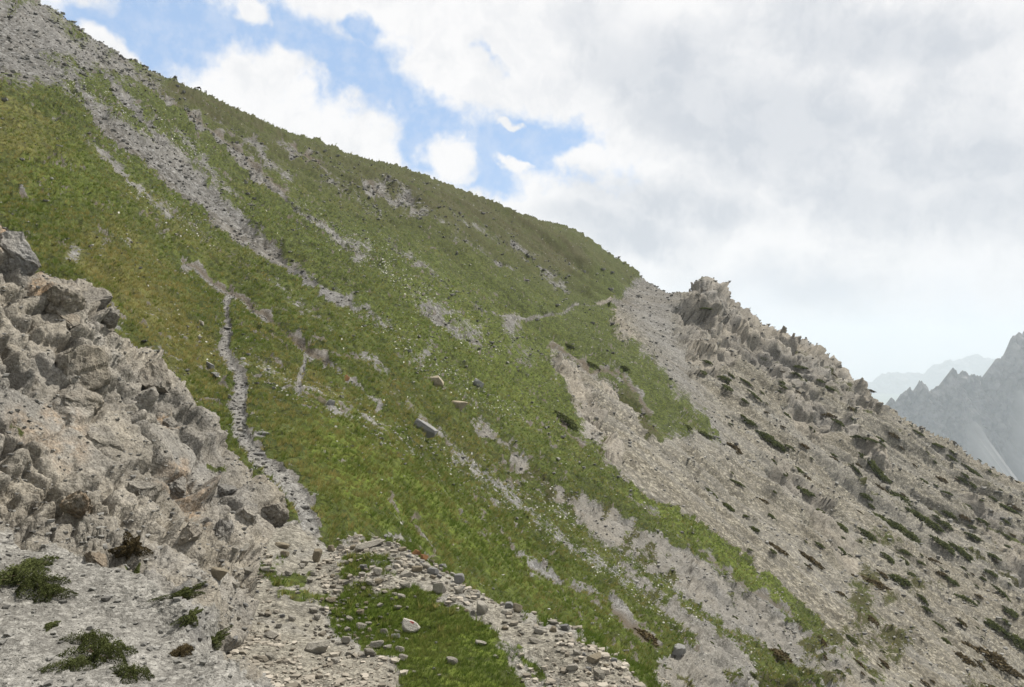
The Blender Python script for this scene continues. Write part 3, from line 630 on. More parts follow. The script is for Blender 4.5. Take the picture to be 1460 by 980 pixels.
shrub_mat = leaf_material('shrub leaves', (.026, .033, .012), (.115, .130, .045), transl=.25)
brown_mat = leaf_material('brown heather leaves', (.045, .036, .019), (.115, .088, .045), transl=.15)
def plain(name, c, rough=.9):
    m, N, b = new_mat(name); g = N.n.new('ShaderNodeNewGeometry')
    n = N.noise(g.outputs['Position'], 30, 3, .6); N.l.new(N.mix(n, [k * .7 for k in c], [k * 1.3 for k in c]), b.inputs['Base Color']); return m
twig_mat = plain('woody twigs', (.085, .06, .04)); hide_mat = plain('dark brown hide', (.035, .026, .02))

# ------------------------------------------------------------------ object helpers
def mesh_np(name, verts, faces, mat, smooth=True, attrs=None):
    """one mesh from arrays; faces is (n, 3) or (n, 4)"""
    me = bpy.data.meshes.new(name); k = faces.shape[1]; nf = len(faces)
    me.vertices.add(len(verts)); me.vertices.foreach_set('co', np.ascontiguousarray(verts, np.float32).ravel())
    me.loops.add(nf * k); me.loops.foreach_set('vertex_index', np.ascontiguousarray(faces, np.int32).ravel())
    me.polygons.add(nf); me.polygons.foreach_set('loop_start', np.arange(0, nf * k, k, dtype=np.int32))
    try: me.polygons.foreach_set('loop_total', np.full(nf, k, np.int32))
    except Exception: pass
    me.update(calc_edges=True)
    me.polygons.foreach_set('use_smooth', np.full(nf, smooth, bool))
    for an, (ty, data) in (attrs or {}).items():
        a = me.attributes.new(an, ty, 'POINT'); a.data.foreach_set('color' if 'COLOR' in ty else 'value', np.ascontiguousarray(data, np.float32).ravel())
    if mat: me.materials.append(mat)
    return me
def link(name, me, label=None, cat=None, group=None, kind=None, parent=None):
    o = bpy.data.objects.new(name, me); COL.objects.link(o)
    if parent is not None: o.parent = parent
    for k, v in (('label', label), ('category', cat), ('group', group), ('kind', kind)):
        if v: o[k] = v
    return o

# ------------------------------------------------------------------ the ground, cut along its kinds of cover
fi = (np.arange(NC - 1)[:, None] * NR + np.arange(NR - 1)[None]).ravel()
QUADS = np.stack([fi, fi + 1, fi + NR + 1, fi + NR], 1)[:, ::-1]
scl = np.clip((rr - 14) / 60, 0, 1).astype(np.float32)
ca = np.stack([gr, rk, dr, np.ones_like(gr)], 1); cb = np.stack([wa, fl, he, np.ones_like(gr)], 1); cc_ = np.stack([lu, so, scl, np.ones_like(gr)], 1)
kind = np.zeros(len(P0), np.int8)
kind[(~isN) & (sc > .5) & (gr < .5) & (rr > 14)] = 1
kind[(~isN) & (pl > .5) & (gr < .5) & (rr > 14)] = 2
kind[(~isN) & (cg > .5) & (pl > .4) & (rr > 100)] = 3
kind[(~isN) & (pa > .5) & (rr > 9)] = 4
kind[isP & (rr < 16) & (gr < .55)] = 5
kind[isN] = 7; kind[isN & (led < .5)] = 6
kind[rr < 2.6] = 7
names = ['hillside', 'scree', 'rocky_slope', 'rocky_ridge', 'path', 'stony_saddle', 'rock_outcrop', 'gravel_ledge']
labels = ['steep grassy mountainside falling from upper left to lower right', 'grey scree chutes running down through the grass', 'pale tan stony slope below the jagged ridge', 'jagged tan rock ridge at the right end of the crest',
          'narrow trodden gravel footpath across the grass', 'stone strewn saddle beside the lower outcrop', 'broken grey and tan rock outcrop at the left edge', 'loose grey gravel ledge in the lower left corner']
fk = kind[QUADS[:, 0]]; GROUND = {}
for k, nm in enumerate(names):
    f = QUADS[fk == k]
    if not len(f): continue
    vi, inv = np.unique(f.ravel(), return_inverse=True); f2 = inv.reshape(-1, 4)
    me = mesh_np(nm, P1[vi], f2, ground_mat, True, {'cover_a': ('FLOAT_COLOR', ca[vi]), 'cover_b': ('FLOAT_COLOR', cb[vi]), 'cover_c': ('FLOAT_COLOR', cc_[vi])})
    GROUND[nm] = link(nm, me, labels[k], None, None, 'structure')
print('ground', time.time() - T0, len(P0))

# first ground met along a line of sight
G1 = P1.reshape(NC, NR, 3); GN = NRM1.reshape(NC, NR, 3); GV = V1.reshape(NC, NR); GU = U1.reshape(NC, NR); nlo = len(lo)
def hit(u, v):
    c = int(round((u + 110) / US)) + nlo; c = min(max(c, nlo), nlo + len(us) - 1)
    col = GV[c]; ok = np.nonzero((np.exp(LR[c]) > 3) & (col <= v))[0]
    j = ok[0] if len(ok) else NR - 40
    return Vector(G1[c, j]), Vector(GN[c, j]), c * NR + j

# ------------------------------------------------------------------ stones
def rock_mesh(name, seed, mat, sub=2, cuts=9, squash=(1, 1, 1), rough=.06):
    """a broken stone: a ball cut by a few planes, so that it has flat faces and edges"""
    r = random.Random(seed); bm = bmesh.new(); bmesh.ops.create_icosphere(bm, subdivisions=sub, radius=1.0)
    planes = [(Vector((0, 0, 1)) + Vector((r.gauss(0, .18), r.gauss(0, .18), 0)), r.uniform(.42, .62))]
    for k in range(cuts):
        a = k * 2.4 + r.uniform(-.5, .5)
        planes.append((Vector((math.cos(a), math.sin(a), r.uniform(-.55, .75))), r.uniform(.45, .78)))
    planes = [(n.normalized(), d) for n, d in planes]
    for v in bm.verts:
        for _ in range(2):
            for n, d in planes:
                t = v.co.dot(n)
                if t > d: v.co -= n * (t - d)
        v.co *= 1 + r.uniform(-rough, rough)
    lo_ = [min(v.co[k] for v in bm.verts) for k in range(3)]; hi_ = [max(v.co[k] for v in bm.verts) for k in range(3)]
    for v in bm.verts: v.co = Vector([(v.co[k] - (lo_[k] + hi_[k]) / 2) / ((hi_[k] - lo_[k]) / 2) for k in range(3)])
    me = bpy.data.meshes.new(name); bm.to_mesh(me); bm.free(); me.materials.append(mat); return me
STONES = {k: [rock_mesh('stone', 100 + 20 * j + s, m, 3, 5 + s % 3, rough=.025) for s in range(8)] for j, (k, m) in enumerate((('pale', pale_mat), ('grey', grey_mat), ('tan', tan_mat), ('rust', rust_mat)))}
BIG = {k: [rock_mesh('boulder', 300 + 20 * j + s, m, 4, 7 + s % 3, rough=.018) for s in range(5)] for j, (k, m) in enumerate((('pale', pale_mat), ('grey', grey_mat), ('tan', tan_mat), ('rust', rust_mat), ('block', block_mat)))}
for m_ in BIG['block']:
    a = np.empty(len(m_.vertices) * 3, np.float32); m_.vertices.foreach_get('co', a); a = a.reshape(-1, 3); h_, _ = blocks(a * 1.9 + 3.3, 77, 1.2, .6)
    a *= (1 + .13 * h_ + .05 * fbm(a * 3, 3, 78))[:, None]; m_.vertices.foreach_set('co', a.ravel()); m_.update()
def place(name, me, u, v, w, h, label, cat, group=None, parent=None, sink=.25, yaw=None, tilt=.35, deep=.8, roll=0):
    """a stone whose middle is seen at column u, row v, w x h photo pixels big"""
    p, n, _ = hit(u, v + h * .30)
    d = p.y / F; rx, rz = w * d / 2, h * d / 2
    o = link(name, me, label, cat, group, parent=parent)
    up = Vector((0, 0, 1)).lerp(n, tilt).normalized()
    q = up.to_track_quat('Z', 'Y').to_matrix()
    yw = random.uniform(-.45, .45) if yaw is None else yaw
    rm = Matrix.Rotation(yw, 3, 'Z')
    xa = (Vector((1, 0, 0)) - up * up.x).normalized(); ya = up.cross(xa)
    Q = Matrix((xa, ya, up)).transposed() @ Matrix.Rotation(roll, 3, 'Y') @ rm
    M = (Q @ Matrix.Diagonal((rx, (rx + rz) / 2 * deep, rz))).to_4x4()
    M.translation = p + up * rz * (1 - 2 * sink) + Vector((0, rx * .35, 0))
    o.matrix_world = M; o.matrix_basis = M
    return o

# fifty or so stones one can tell apart, described where they lie
single = [
 (450, 796, 14, 20, 'tan', 'upright triangular tan stone at the upper left edge of the stony saddle'),
 (472, 784, 11, 10, 'tan', 'small blunt tan stone right of the upright triangular stone'),
 (487, 784, 16, 9, 'pale', 'low pale stone between the triangular stone and the flat slab pile'),
 (526, 779, 44, 11, 'pale', 'long flat pale slab at the top of the stone saddle'),
 (549, 768, 18, 6, 'grey', 'thin grey slab lying behind the long pale slab'),
 (593, 790, 14, 9, 'rust', 'reddish brown stone on top of the stone pile by the grass'),
 (603, 797, 12, 10, 'rust', 'bright orange stone in the stone pile by the grass'),
 (626, 841, 19, 18, 'pale', 'large square pale stone at the right foot of the stone pile'),
 (652, 828, 17, 16, 'grey', 'light grey angular stone right of the stone pile'),
 (577, 838, 17, 9, 'pale', 'wedge shaped pale stone on the grass below the stone pile'),
 (519, 811, 12, 11, 'grey', 'round grey stone left of the stone pile'),
 (540, 818, 13, 12, 'pale', 'round pale stone between the grey stone and the stone pile'),
 (527, 833, 12, 9, 'pale', 'pale stone at the left end of a row above the turf'),
 (541, 831, 13, 9, 'tan', 'tan stone at the right end of a row above the turf'),
 (579, 821, 18, 10, 'pale', 'broad pale stone at the left foot of the stone pile'),
 (594, 815, 16, 9, 'tan', 'tan stone in the middle of the stone pile'),
 (609, 810, 17, 9, 'pale', 'pale stone high in the stone pile'),
 (616, 817, 17, 10, 'grey', 'grey stone at the right of the stone pile'),
 (568, 806, 14, 8, 'pale', 'pale stone at the upper left of the stone pile'),
 (631, 810, 13, 9, 'grey', 'grey stone at the tail of the stone pile beside grass'),
 (572, 853, 13, 8, 'pale', 'pale stone alone on turf below the wedge shaped stone'),
 (567, 869, 11, 6, 'pale', 'small flat white stone in the middle of the turf'),
 (542, 865, 11, 6, 'pale', 'small white stone left of the flat one on the turf'),
 (586, 897, 26, 22, 'mark', 'large whitish boulder with a red paint mark on the turf'),
 (567, 903, 12, 6, 'pale', 'flat stone touching the left side of the paint marked boulder'),
 (563, 909, 15, 8, 'grey', 'greyish flat stone lower left of the paint marked boulder'),
 (548, 902, 12, 9, 'pale', 'pale stone two places left of the paint marked boulder'),
 (516, 897, 16, 10, 'pale', 'pointed pale stone at the left edge of the turf'),
 (498, 886, 12, 8, 'pale', 'pale stone above the pointed one at the turf edge'),
 (525, 892, 10, 6, 'pale', 'small pale stone right above the pointed one'),
 (497, 899, 11, 7, 'pale', 'pale stone left of the pointed one at the turf edge'),
 (537, 922, 22, 11, 'pale', 'long rounded white stone at the lower edge of the turf'),
 (526, 934, 18, 12, 'pale', 'bulky white stone just below the long rounded white one'),
 (553, 926, 13, 7, 'pale', 'small white stone right of the long rounded white one'),
 (570, 928, 15, 9, 'pale', 'white stone at the lower turf below the marked boulder'),
 (574, 941, 14, 9, 'pale', 'lowest white stone on the turf below the marked boulder'),
 (451, 928, 36, 20, 'pale', 'broad pale boulder in the rubble at the bottom of the saddle'),
 (348, 785, 26, 14, 'pale', 'long pale boulder just under the right end of the outcrop'),
 (406, 792, 13, 10, 'tan', 'round tan stone below the outcrop foot'),
 (402, 780, 22, 8, 'tan', 'flat tan stone above the round one near the outcrop foot'),
 (295, 822, 26, 17, 'tan', 'orange tan boulder against the outcrop base'),
 (377, 816, 19, 7, 'pale', 'flat pale stone in the middle of the rubble'),
 (386, 908, 24, 11, 'pale', 'flat pale slab low in the rubble near the grey ledge'),
 (318, 922, 34, 14, 'grey', 'grey slab beside the end of the gravel ledge'),
 (687, 870, 18, 19, 'pale', 'tall oval white stone in the boulder strip right of the turf'),
 (725, 866, 14, 10, 'grey', 'dark grey stone in the boulder strip beside the grass'),
 (737, 871, 16, 14, 'tan', 'tan stone right of the dark grey one in the boulder strip'),
 (769, 902, 15, 8, 'pale', 'pale flat stone farther down the boulder strip'),
 (789, 891, 17, 7, 'pale', 'white capped flat stone at the upper edge of the strip'),
 (790, 899, 13, 9, 'tan', 'tan block tucked under the white capped stone'),
 (805, 899, 15, 10, 'grey', 'grey block right of the tan block in the strip'),
 (764, 916, 20, 7, 'pale', 'narrow slanting slab in the boulder strip'),
 (644, 946, 17, 11, 'pale', 'lone pale stone on the turf at the bottom of the picture'),
 (685, 919, 17, 6, 'pale', 'thin white slab on turf below the boulder strip'),
 (707, 938, 9, 5, 'pale', 'tiny white stone on turf under the boulder strip'),
 (816, 956, 18, 9, 'pale', 'pale slab near the bottom end of the boulder strip'),
 (848, 944, 26, 13, 'tan', 'tan slab against the rocky lip at the bottom right'),
 (853, 966, 18, 13, 'pale', 'pale boulder below the tan slab at the rocky lip'),
 (600, 611, 36, 20, 'grey', 'big tilted grey slab lying on the open grass slope'),
 (620, 546, 26, 20, 'tan', 'large tan boulder half buried in the grass slope'),
 (649, 579, 26, 15, 'tan', 'low tan boulder right below the half buried one'),
 (494, 541, 11, 13, 'rust', 'orange rock at the lower end of the straight gully'),
 (455, 572, 14, 12, 'tan', 'tan rock among tussocks below the side trail'),
 (470, 576, 13, 11, 'grey', 'grey brown rock right of the tan one below the side trail'),
 (283, 464, 9, 8, 'pale', 'white stone in the grass left of the upper path'),
 (284, 481, 7, 5, 'pale', 'smaller white stone under the white one left of the path'),
 (297, 524, 17, 8, 'grey', 'flat grey stone in the grass left of the path'),
 (306, 536, 14, 6, 'grey', 'thin grey stone just below the flat grey one'),
 (326, 469, 19, 6, 'grey', 'dark stone step across the upper path'),
 (326, 569, 8, 6, 'grey', 'small dark stone at the left verge of the path'),
 (345, 614, 11, 7, 'pale', 'pale stone on the path at its bend'),
 (374, 619, 22, 7, 'grey', 'flat slab bedded in the grass right of the path bend'),
 (371, 649, 22, 7, 'grey', 'flat slab across the lower path'),
 (676, 547, 20, 12, 'grey', 'pale grey rock on the middle grass slope'),
 (966, 930, 26, 16, 'grey', 'dark shaded rock beside the hollow at the bottom right'),
]
from mathutils import Vector as Vec
for k, (u, v, w, h, c, lab) in enumerate(single):
    big = w >= 24
    me = (BIG if big else STONES)['pale' if c == 'mark' else c][k % (5 if big else 8)]
    if c == 'mark': me = me.copy(); me.materials.clear(); me.materials.append(mark_mat)
    place('boulder' if big or w >= 18 else 'stone', me, u, v, w, h, lab, 'boulder' if big or w >= 18 else 'stone', 'loose stones lying on the mountainside',
          roll=R(12) if u in (600, 764, 685) else random.uniform(-.2, .2), yaw=0 if c == 'mark' else None, sink=.08 if 'turf' in lab else .15 if v > 740 else .30, tilt=.35 if v > 740 else .6)
# more stones of the same rubble, by patches: nothing tells those of one patch apart
patches = [
 ('small pale stone in the crowded rubble left of the turf', 'pale rubble left of the turf', 110, [(400, 870, 60, 60), (455, 850, 35, 55), (430, 905, 50, 35), (480, 885, 26, 30), (500, 925, 30, 16), (490, 850, 24, 24)], (5, 15)),
 ('pale stone of the stone strip between turf and steep grass', 'stones of the strip beside the grass', 56, [(700, 875, 45, 12), (770, 905, 45, 14), (820, 935, 45, 16), (870, 965, 30, 14), (670, 850, 25, 10)], (6, 14)),
 ('stone of the heaped pile at the top of the saddle', 'stones of the heaped pile', 36, [(592, 806, 34, 13), (620, 818, 20, 8)], (7, 14)),
 ('little white stone scattered on the green turf', 'white stones scattered on turf', 34, [(540, 880, 50, 30), (555, 862, 45, 16), (520, 900, 34, 18), (590, 940, 40, 20)], (5, 9)),
 ('stone lying on the gravel under the outcrop foot', 'stones under the outcrop', 30, [(350, 815, 40, 26), (330, 870, 40, 30)], (5, 12)),
]
taken = [(s[0], s[1], s[2]) for s in single]
for lab, grp, n, spots, (a, b_) in patches:
    for k in range(n):
        for _ in range(30):
            cx, cy, sx, sy = random.choice(spots)
            u, v = cx + random.uniform(-1.3, 1.3) * sx, cy + random.uniform(-1.3, 1.3) * sy
            if 'strip' in grp or 'heap' in grp: v += (u - cx) * .5
            w = a + (b_ - a) * random.random() ** 3.6
            if all((u - q[0]) ** 2 + ((v - q[1]) * 1.5) ** 2 > (.42 * (w + q[2])) ** 2 for q in taken): break
        taken.append((u, v, w))
        place('stone', STONES['pale' if random.random() < .75 else random.choice(('tan', 'grey'))][k % 8], u, v, w, w * random.uniform(.5, .8), lab, 'stone', grp, sink=.05 if 'turf' in grp else .2)

# blocks that stand out of the left outcrop
out = GROUND['rock_outcrop']
for k, (u, v, w, h, lab, roll) in enumerate([
 (78, 412, 62, 46, 'ochre streaked rounded block', .15), (128, 412, 56, 52, 'grey block with a slanting crack', .55), (104, 512, 92, 66, 'broad smooth grey block', .4), (112, 560, 64, 44, 'grey block under the smooth one', .3),
 (214, 532, 52, 38, 'jutting dark grey block', .3), (172, 505, 40, 26, None, .35), (150, 452, 38, 22, None, .4), (88, 448, 40, 22, 'flat tan block', .3), (18, 350, 60, 60, 'dark brown overhanging block', .4),
 (250, 600, 22, 24, 'orange faced block', .2), (262, 690, 28, 24, 'ochre block', .1), (292, 742, 26, 34, 'leaning tan block', .1), (262, 750, 24, 50, None, .15), (318, 748, 30, 54, None, .35), (348, 724, 36, 38, None, .4), (386, 730, 48, 34, 'pale block at the outcrop foot', .4),
 (320, 690, 36, 34, None, .5), (130, 792, 32, 34, 'smooth grey block above the gravel', .2), (152, 625, 60, 30, None, .6), (205, 690, 44, 46, None, .6), (108, 725, 44, 26, None, .35)]):
    place('block', BIG['block'][k % 5], u, v, w, h, lab, None, None, out, sink=.62, tilt=.7, deep=1.2, roll=roll)
# pinnacles along the jagged ridge
rid = GROUND['rocky_ridge']
for k, (u, v, w, h) in enumerate([(1116, 466, 9, 13), (1135, 478, 10, 12), (1126, 474, 4, 6), (1006, 408, 14, 10), (994, 416, 9, 7), (1050, 434, 9, 7), (1197, 522, 10, 7), (1250, 572, 12, 8)]):
    p, n, _ = hit(u, v + h); 
    place('pinnacle', BIG['block'][k % 5], u, v + 5, w * .85, h * 1.1, None, None, None, rid, sink=.32, tilt=.35)
print('stones', time.time() - T0)

# ------------------------------------------------------------------ shrubs
def shrub_mesh(name, seed, mat, n, leaf, dome=.55, ragged=.35):
    r = np.random.default_rng(seed); k = n
    th = r.uniform(0, 2 * math.pi, k); rad = np.sqrt(r.uniform(0, 1, k))
    lob = 1 + ragged * (np.sin(th * 3 + seed) * .5 + np.sin(th * 5 + seed * 2.3) * .35 + np.sin(th * 9 + seed) * .3)
    x = rad * np.cos(th) * lob; y = rad * np.sin(th) * lob
    top = dome * (1 - rad ** 2.2) * (.75 + .5 * np.abs(np.sin(x * 5 + seed) * np.cos(y * 6 + seed * 3))) + .05
    z = top * r.uniform(.25, 1.0, k) ** .6
    c = np.stack([x, y, z], 1)
    d = r.normal(size=(k, 3)) + np.stack([x, y, np.full(k, .9)], 1); d /= np.linalg.norm(d, axis=1)[:, None]
    e = np.cross(d, r.normal(size=(k, 3))); e /= np.linalg.norm(e, axis=1)[:, None]
    L = leaf * r.uniform(.6, 1.4, k)[:, None]
    v = np.stack([c - e * L * .45, c + e * L * .45, c + d * L], 1).reshape(-1, 3)
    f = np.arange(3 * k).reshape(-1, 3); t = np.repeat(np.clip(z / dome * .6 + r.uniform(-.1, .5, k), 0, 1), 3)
    return mesh_np(name, v, f, mat, False, {'tint': ('FLOAT', t)})
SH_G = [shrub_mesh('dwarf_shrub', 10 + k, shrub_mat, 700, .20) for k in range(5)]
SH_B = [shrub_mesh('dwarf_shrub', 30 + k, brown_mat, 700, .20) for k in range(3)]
def put_shrub(me, u, v, w, h, slant, label, group, name='dwarf_shrub', cat='shrub', parent=None, hgt=.30):
    p, n, _ = hit(u, v); n = (n * .5 + Vector((.5, -.12, .85))).normalized() if p.y > 60 else (n + Vector((0, 0, .4))).normalized(); d = p.y / F; p = p + n * (.12 if p.y > 60 else 0)
    fall = (Vector((n.x, n.y, -(n.x ** 2 + n.y ** 2) / max(n.z, .2)))).normalized()     # downhill
    side = n.cross(fall).normalized()
    # long axis leans from the fall line towards level by slant
    a = (fall * math.cos(slant) + side * math.sin(slant)).normalized(); b_ = n.cross(a)
    vis = max(.35, math.hypot(a.x, a.z)); L = w * d / 2 / vis; S = h * d / 2 / .6 * 1.35
    o = link(name, me, label, cat, group, parent=parent)
    M = (Matrix((a, b_, n)).transposed() @ Matrix.Diagonal((L, S, min(L, S) * hgt * 2))).to_4x4(); M.translation = p - n * min(L, S) * .08
    o.matrix_basis = M; return o
green_spots = [(1071, 604, 14, 9), (1098, 627, 26, 14), (1115, 641, 20, 10), (1160, 615, 18, 8), (1222, 672, 18, 9), (1249, 668, 44, 16), (1262, 684, 18, 10), (1260, 740, 44, 14), (1300, 766, 46, 16), (1241, 770, 26, 15), (1202, 755, 18, 13),
 (1280, 829, 24, 14), (1303, 735, 36, 12), (1288, 712, 30, 12), (1320, 748, 34, 14), (1342, 780, 30, 14), (1369, 792, 34, 14), (1346, 751, 16, 10), (1377, 857, 30, 11), (1361, 832, 24, 9), (1385, 767, 22, 10), (1412, 796, 18, 8), (1408, 821, 18, 8),
 (1427, 848, 22, 9), (1451, 920, 26, 16), (1416, 893, 40, 12), (1439, 879, 16, 12), (1020, 708, 20, 8), (1047, 693, 20, 6), (1148, 705, 20, 8), (1137, 670, 20, 9), (1171, 732, 14, 8), (1388, 697, 10, 6), (1416, 712, 11, 6), (1344, 705, 14, 8), (1388, 674, 22, 5), (1439, 728, 20, 7),
 (1357, 658, 14, 6), (1307, 620, 16, 5), (1334, 638, 18, 6), (1004, 448, 12, 8), (1011, 523, 10, 7), (999, 534, 8, 9), (1032, 562, 14, 11), (1034, 545, 16, 10), (1043, 538, 12, 6), (1064, 549, 18, 5), (1089, 562, 8, 6), (1075, 568, 20, 5), (1058, 576, 10, 5), (1144, 527, 12, 7), (1140, 539, 14, 6),
 (890, 531, 10, 7), (813, 498, 12, 6), (847, 523, 18, 9), (808, 603, 30, 13), (976, 611, 14, 10), (1004, 622, 22, 9), (1315, 856, 16, 9), (1338, 895, 16, 12), (1268, 801, 18, 11), (1320, 690, 16, 7), (1356, 735, 14, 9), (1400, 745, 20, 8), (1290, 790, 14, 8), (1230, 640, 12, 5), (1196, 650, 10, 5)]
brown_spots = [(1240, 832, 46, 15), (1156, 801, 36, 10), (1408, 941, 54, 28), (1373, 941, 26, 14), (1241, 887, 14, 10), (920, 908, 40, 18), (1047, 640, 26, 12), (1110, 788, 30, 9), (1186, 655, 18, 7), (1100, 935, 34, 18), (1262, 700, 20, 8), (1440, 960, 24, 12), (1330, 800, 22, 8)]
BANDS = [(0, 'beside the green tongue'), (985, 'just under the highest crag'), (1050, 'on the upper scree'), (1112, 'under the two rock teeth'), (1172, 'below the second crag'),
         (1236, 'at the middle of the pale slope'), (1282, 'right of the slope middle'), (1326, 'below the far mountains'), (1372, 'near the right side'), (1420, 'at the right picture edge')]
ORD = ['uppermost', 'second from the top', 'third from the top', 'fourth from the top', 'fifth from the top', 'sixth from the top', 'seventh from the top', 'eighth from the top', 'ninth from the top', 'tenth from the top']
def shrub_row(spots, meshes, colour):
    bands = {}
    for q in spots: bands.setdefault(max(x for x, _ in BANDS if q[0] >= x), []).append(q)
    k = 0
    for x, lst in bands.items():
        lst.sort(key=lambda q: q[1]); nm = dict(BANDS)[x]
        for j, (u, v, w, h) in enumerate(lst):
            size = 'long' if w >= 30 else 'small' if w < 15 else 'low'
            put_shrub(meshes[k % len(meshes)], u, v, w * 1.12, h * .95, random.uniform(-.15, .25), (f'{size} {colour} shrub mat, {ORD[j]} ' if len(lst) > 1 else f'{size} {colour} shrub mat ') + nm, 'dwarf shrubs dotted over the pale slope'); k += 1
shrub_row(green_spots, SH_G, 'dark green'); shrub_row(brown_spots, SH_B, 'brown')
small = 0
while small < 200:
    u, v = random.uniform(1010, 1470), random.uniform(520, 985)
    p, n, idx = hit(u, v)
    if pl[idx] < .6 or gr[idx] > .5 or random.random() > .25 + .75 * (u - 1000) / 460: continue
    small += 1; w = 4 + 9 * random.random() ** 2
    put_shrub((SH_G + SH_B)[random.randrange(8)], u, v, w * 1.4, w * .7, random.uniform(-.2, .3), 'tiny dark cushion plant on the pale stony slope', 'tiny cushion plants on the pale slope', 'cushion_plant', 'plant')
# the two near mats and the plants by the ledge, with their twigs
def twigs(seed, n):
    r = random.Random(seed); vs, fs = [], []
    for _ in range(n):
        a = r.uniform(0, 6.28); L = r.uniform(.3, .95); p0 = Vector((r.uniform(-.3, .3), r.uniform(-.3, .3), .02)); p1 = Vector((math.cos(a) * L, math.sin(a) * L, r.uniform(.1, .45)))
        s = (p1 - p0).cross(Vector((0, 0, 1))).normalized() * .018; t = Vector((0, 0, .022)); b0 = len(vs)
        vs += [p0 + s, p0 - s, p0 + t, p1 + s * .4, p1 - s * .4, p1 + t * .4]; fs += [(b0, b0 + 1, b0 + 4), (b0, b0 + 4, b0 + 3), (b0 + 1, b0 + 2, b0 + 5), (b0 + 1, b0 + 5, b0 + 4), (b0 + 2, b0, b0 + 3), (b0 + 2, b0 + 3, b0 + 5)]
    return mesh_np('twigs', np.array([tuple(v) for v in vs]), np.array(fs), twig_mat, False)
nearbush = [
 ('juniper_mat', 'dark juniper mat with brown patches on the gravel at the left edge', [(28, 822, 42, 20), (48, 838, 46, 24), (72, 850, 30, 20)], .14),
 ('juniper_mat', 'bright green juniper mat lowest in the left corner', [(126, 918, 48, 20), (148, 938, 62, 28), (106, 952, 36, 16), (186, 966, 44, 20)], .12),
 ('juniper_mat', 'small dark sprig above the bright green juniper mat', [(72, 896, 12, 16)], .25),
 ('crevice_plant', 'dark brown plant in the dark hollow at the outcrop foot', [(186, 796, 30, 18)], .2),
 ('crevice_plant', 'dry brownish tuft low on the gravel ledge', [(259, 932, 26, 18)], .2),
 ('crevice_plant', 'olive green plant clinging to the ledge edge beside the rubble', [(262, 850, 16, 26), (272, 882, 18, 24)], .2),
 ('crevice_plant', 'dark plant in the notch at the end of the ledge', [(303, 916, 16, 22)], .2)]
for k, (nm, lab, spots, leaf) in enumerate(nearbush):
    p, n, _ = hit(*spots[0][:2]); root = link(nm, None, lab, 'shrub' if nm == 'juniper_mat' else 'plant', None); root.location = p
    root.empty_display_size = .2; inv = Matrix.Translation(-p)
    for j, (u, v, w, h) in enumerate(spots):
        me = shrub_mesh('foliage', 60 + k * 7 + j, brown_mat if k in (3, 4) else shrub_mat, 5000, leaf * .5, .62, .75)
        o = put_shrub(me, u, v, w, h, .1, None, None, 'foliage', None, root, .62); o.matrix_basis = inv @ o.matrix_basis
        t = link('twigs', twigs(k * 9 + j, 26), parent=root); t.matrix_basis = o.matrix_basis.copy()

# ------------------------------------------------------------------ grass tufts and rubble: uncountable, one object each
area = np.zeros((NC, NR)); a_ = np.gradient(G1, axis=0); b_2 = np.gradient(G1, axis=1); area = np.linalg.norm(np.cross(a_, b_2), axis=2).ravel()
inside = (U1 > -60) & (U1 < 1520) & (V1 > -20) & (V1 < 1060) & (Y > 2.0)
env = np.minimum.accumulate(np.where(LR > math.log(3), GV, 1e9), axis=1).ravel()
seen = inside & (V1 <= env + 14)
def tufts(n, w, size, blades, seed, lean=.6):
    r = np.random.default_rng(seed); w = np.where(seen, np.maximum(w, 0), 0).astype(float); idx = r.choice(len(w), n, p=w / w.sum())
    c = P1[idx] + r.uniform(-1, 1, (n, 3)) * np.minimum(np.sqrt(area[idx]), .0012 * rr[idx])[:, None] * (.7, .7, 0)
    s = size(rr[idx]) * r.uniform(.55, 1.5, n)
    th = r.uniform(0, 6.283, (n, blades)); ln = r.uniform(.15, lean, (n, blades))
    up = np.array([0, 0, 1.0]) * .75 + NRM1[idx] * .25
    d = up[:, None, :] + np.stack([np.cos(th) * ln, np.sin(th) * ln, np.zeros_like(th)], 2) + np.array([.22, -.05, -.1])
    H = s[:, None] * r.uniform(.6, 1.2, (n, blades))
    b0 = c[:, None, :] + np.stack([np.cos(th), np.sin(th), 0 * th], 2) * s[:, None, None] * .22
    sd = np.stack([-np.sin(th), np.cos(th), 0 * th], 2) * (s * .055)[:, None, None]
    v = np.stack([b0 - sd, b0 + sd, b0 + d * H[..., None]], 2).reshape(-1, 3)
    t = np.clip(.24 + .5 * dr[idx] - .12 * lu[idx] + r.normal(size=n) * .24 + .42 * fbm(P1[idx] * 1.3, 3, 77), 0, 1)
    t = np.repeat((t[:, None] + r.uniform(-.1, .15, (n, blades))).clip(0, 1).ravel(), 3)
    return v, t
w1 = gr * area * np.exp(-rr / 16) * (~isN | (gr > .4)) * (rr > 8) * (gr > .45)
v1, t1 = tufts(34000, w1, lambda r_: .06 + .0020 * r_, 11, 1)
w2 = gr * area * np.exp(-rr / 45) * (rr > 22) * (~isN) * (gr > .5)
v2, t2 = tufts(24000, w2, lambda r_: .07 + .0016 * r_, 8, 2)
w3 = gr * area * (isP) * (rr < 14) * (gr > .4)
v3, t3 = tufts(9000, w3, lambda r_: .038 + 0 * r_, 8, 3)
gv_ = np.concatenate([v1, v2, v3]); gt_ = np.concatenate([t1, t2, t3 * .45])
link('grass', mesh_np('grass', gv_, np.arange(len(gv_)).reshape(-1, 3), grass_mat, False, {'tint': ('FLOAT', gt_)}), 'short green and straw coloured mountain grass on the slope', None, None, 'stuff')

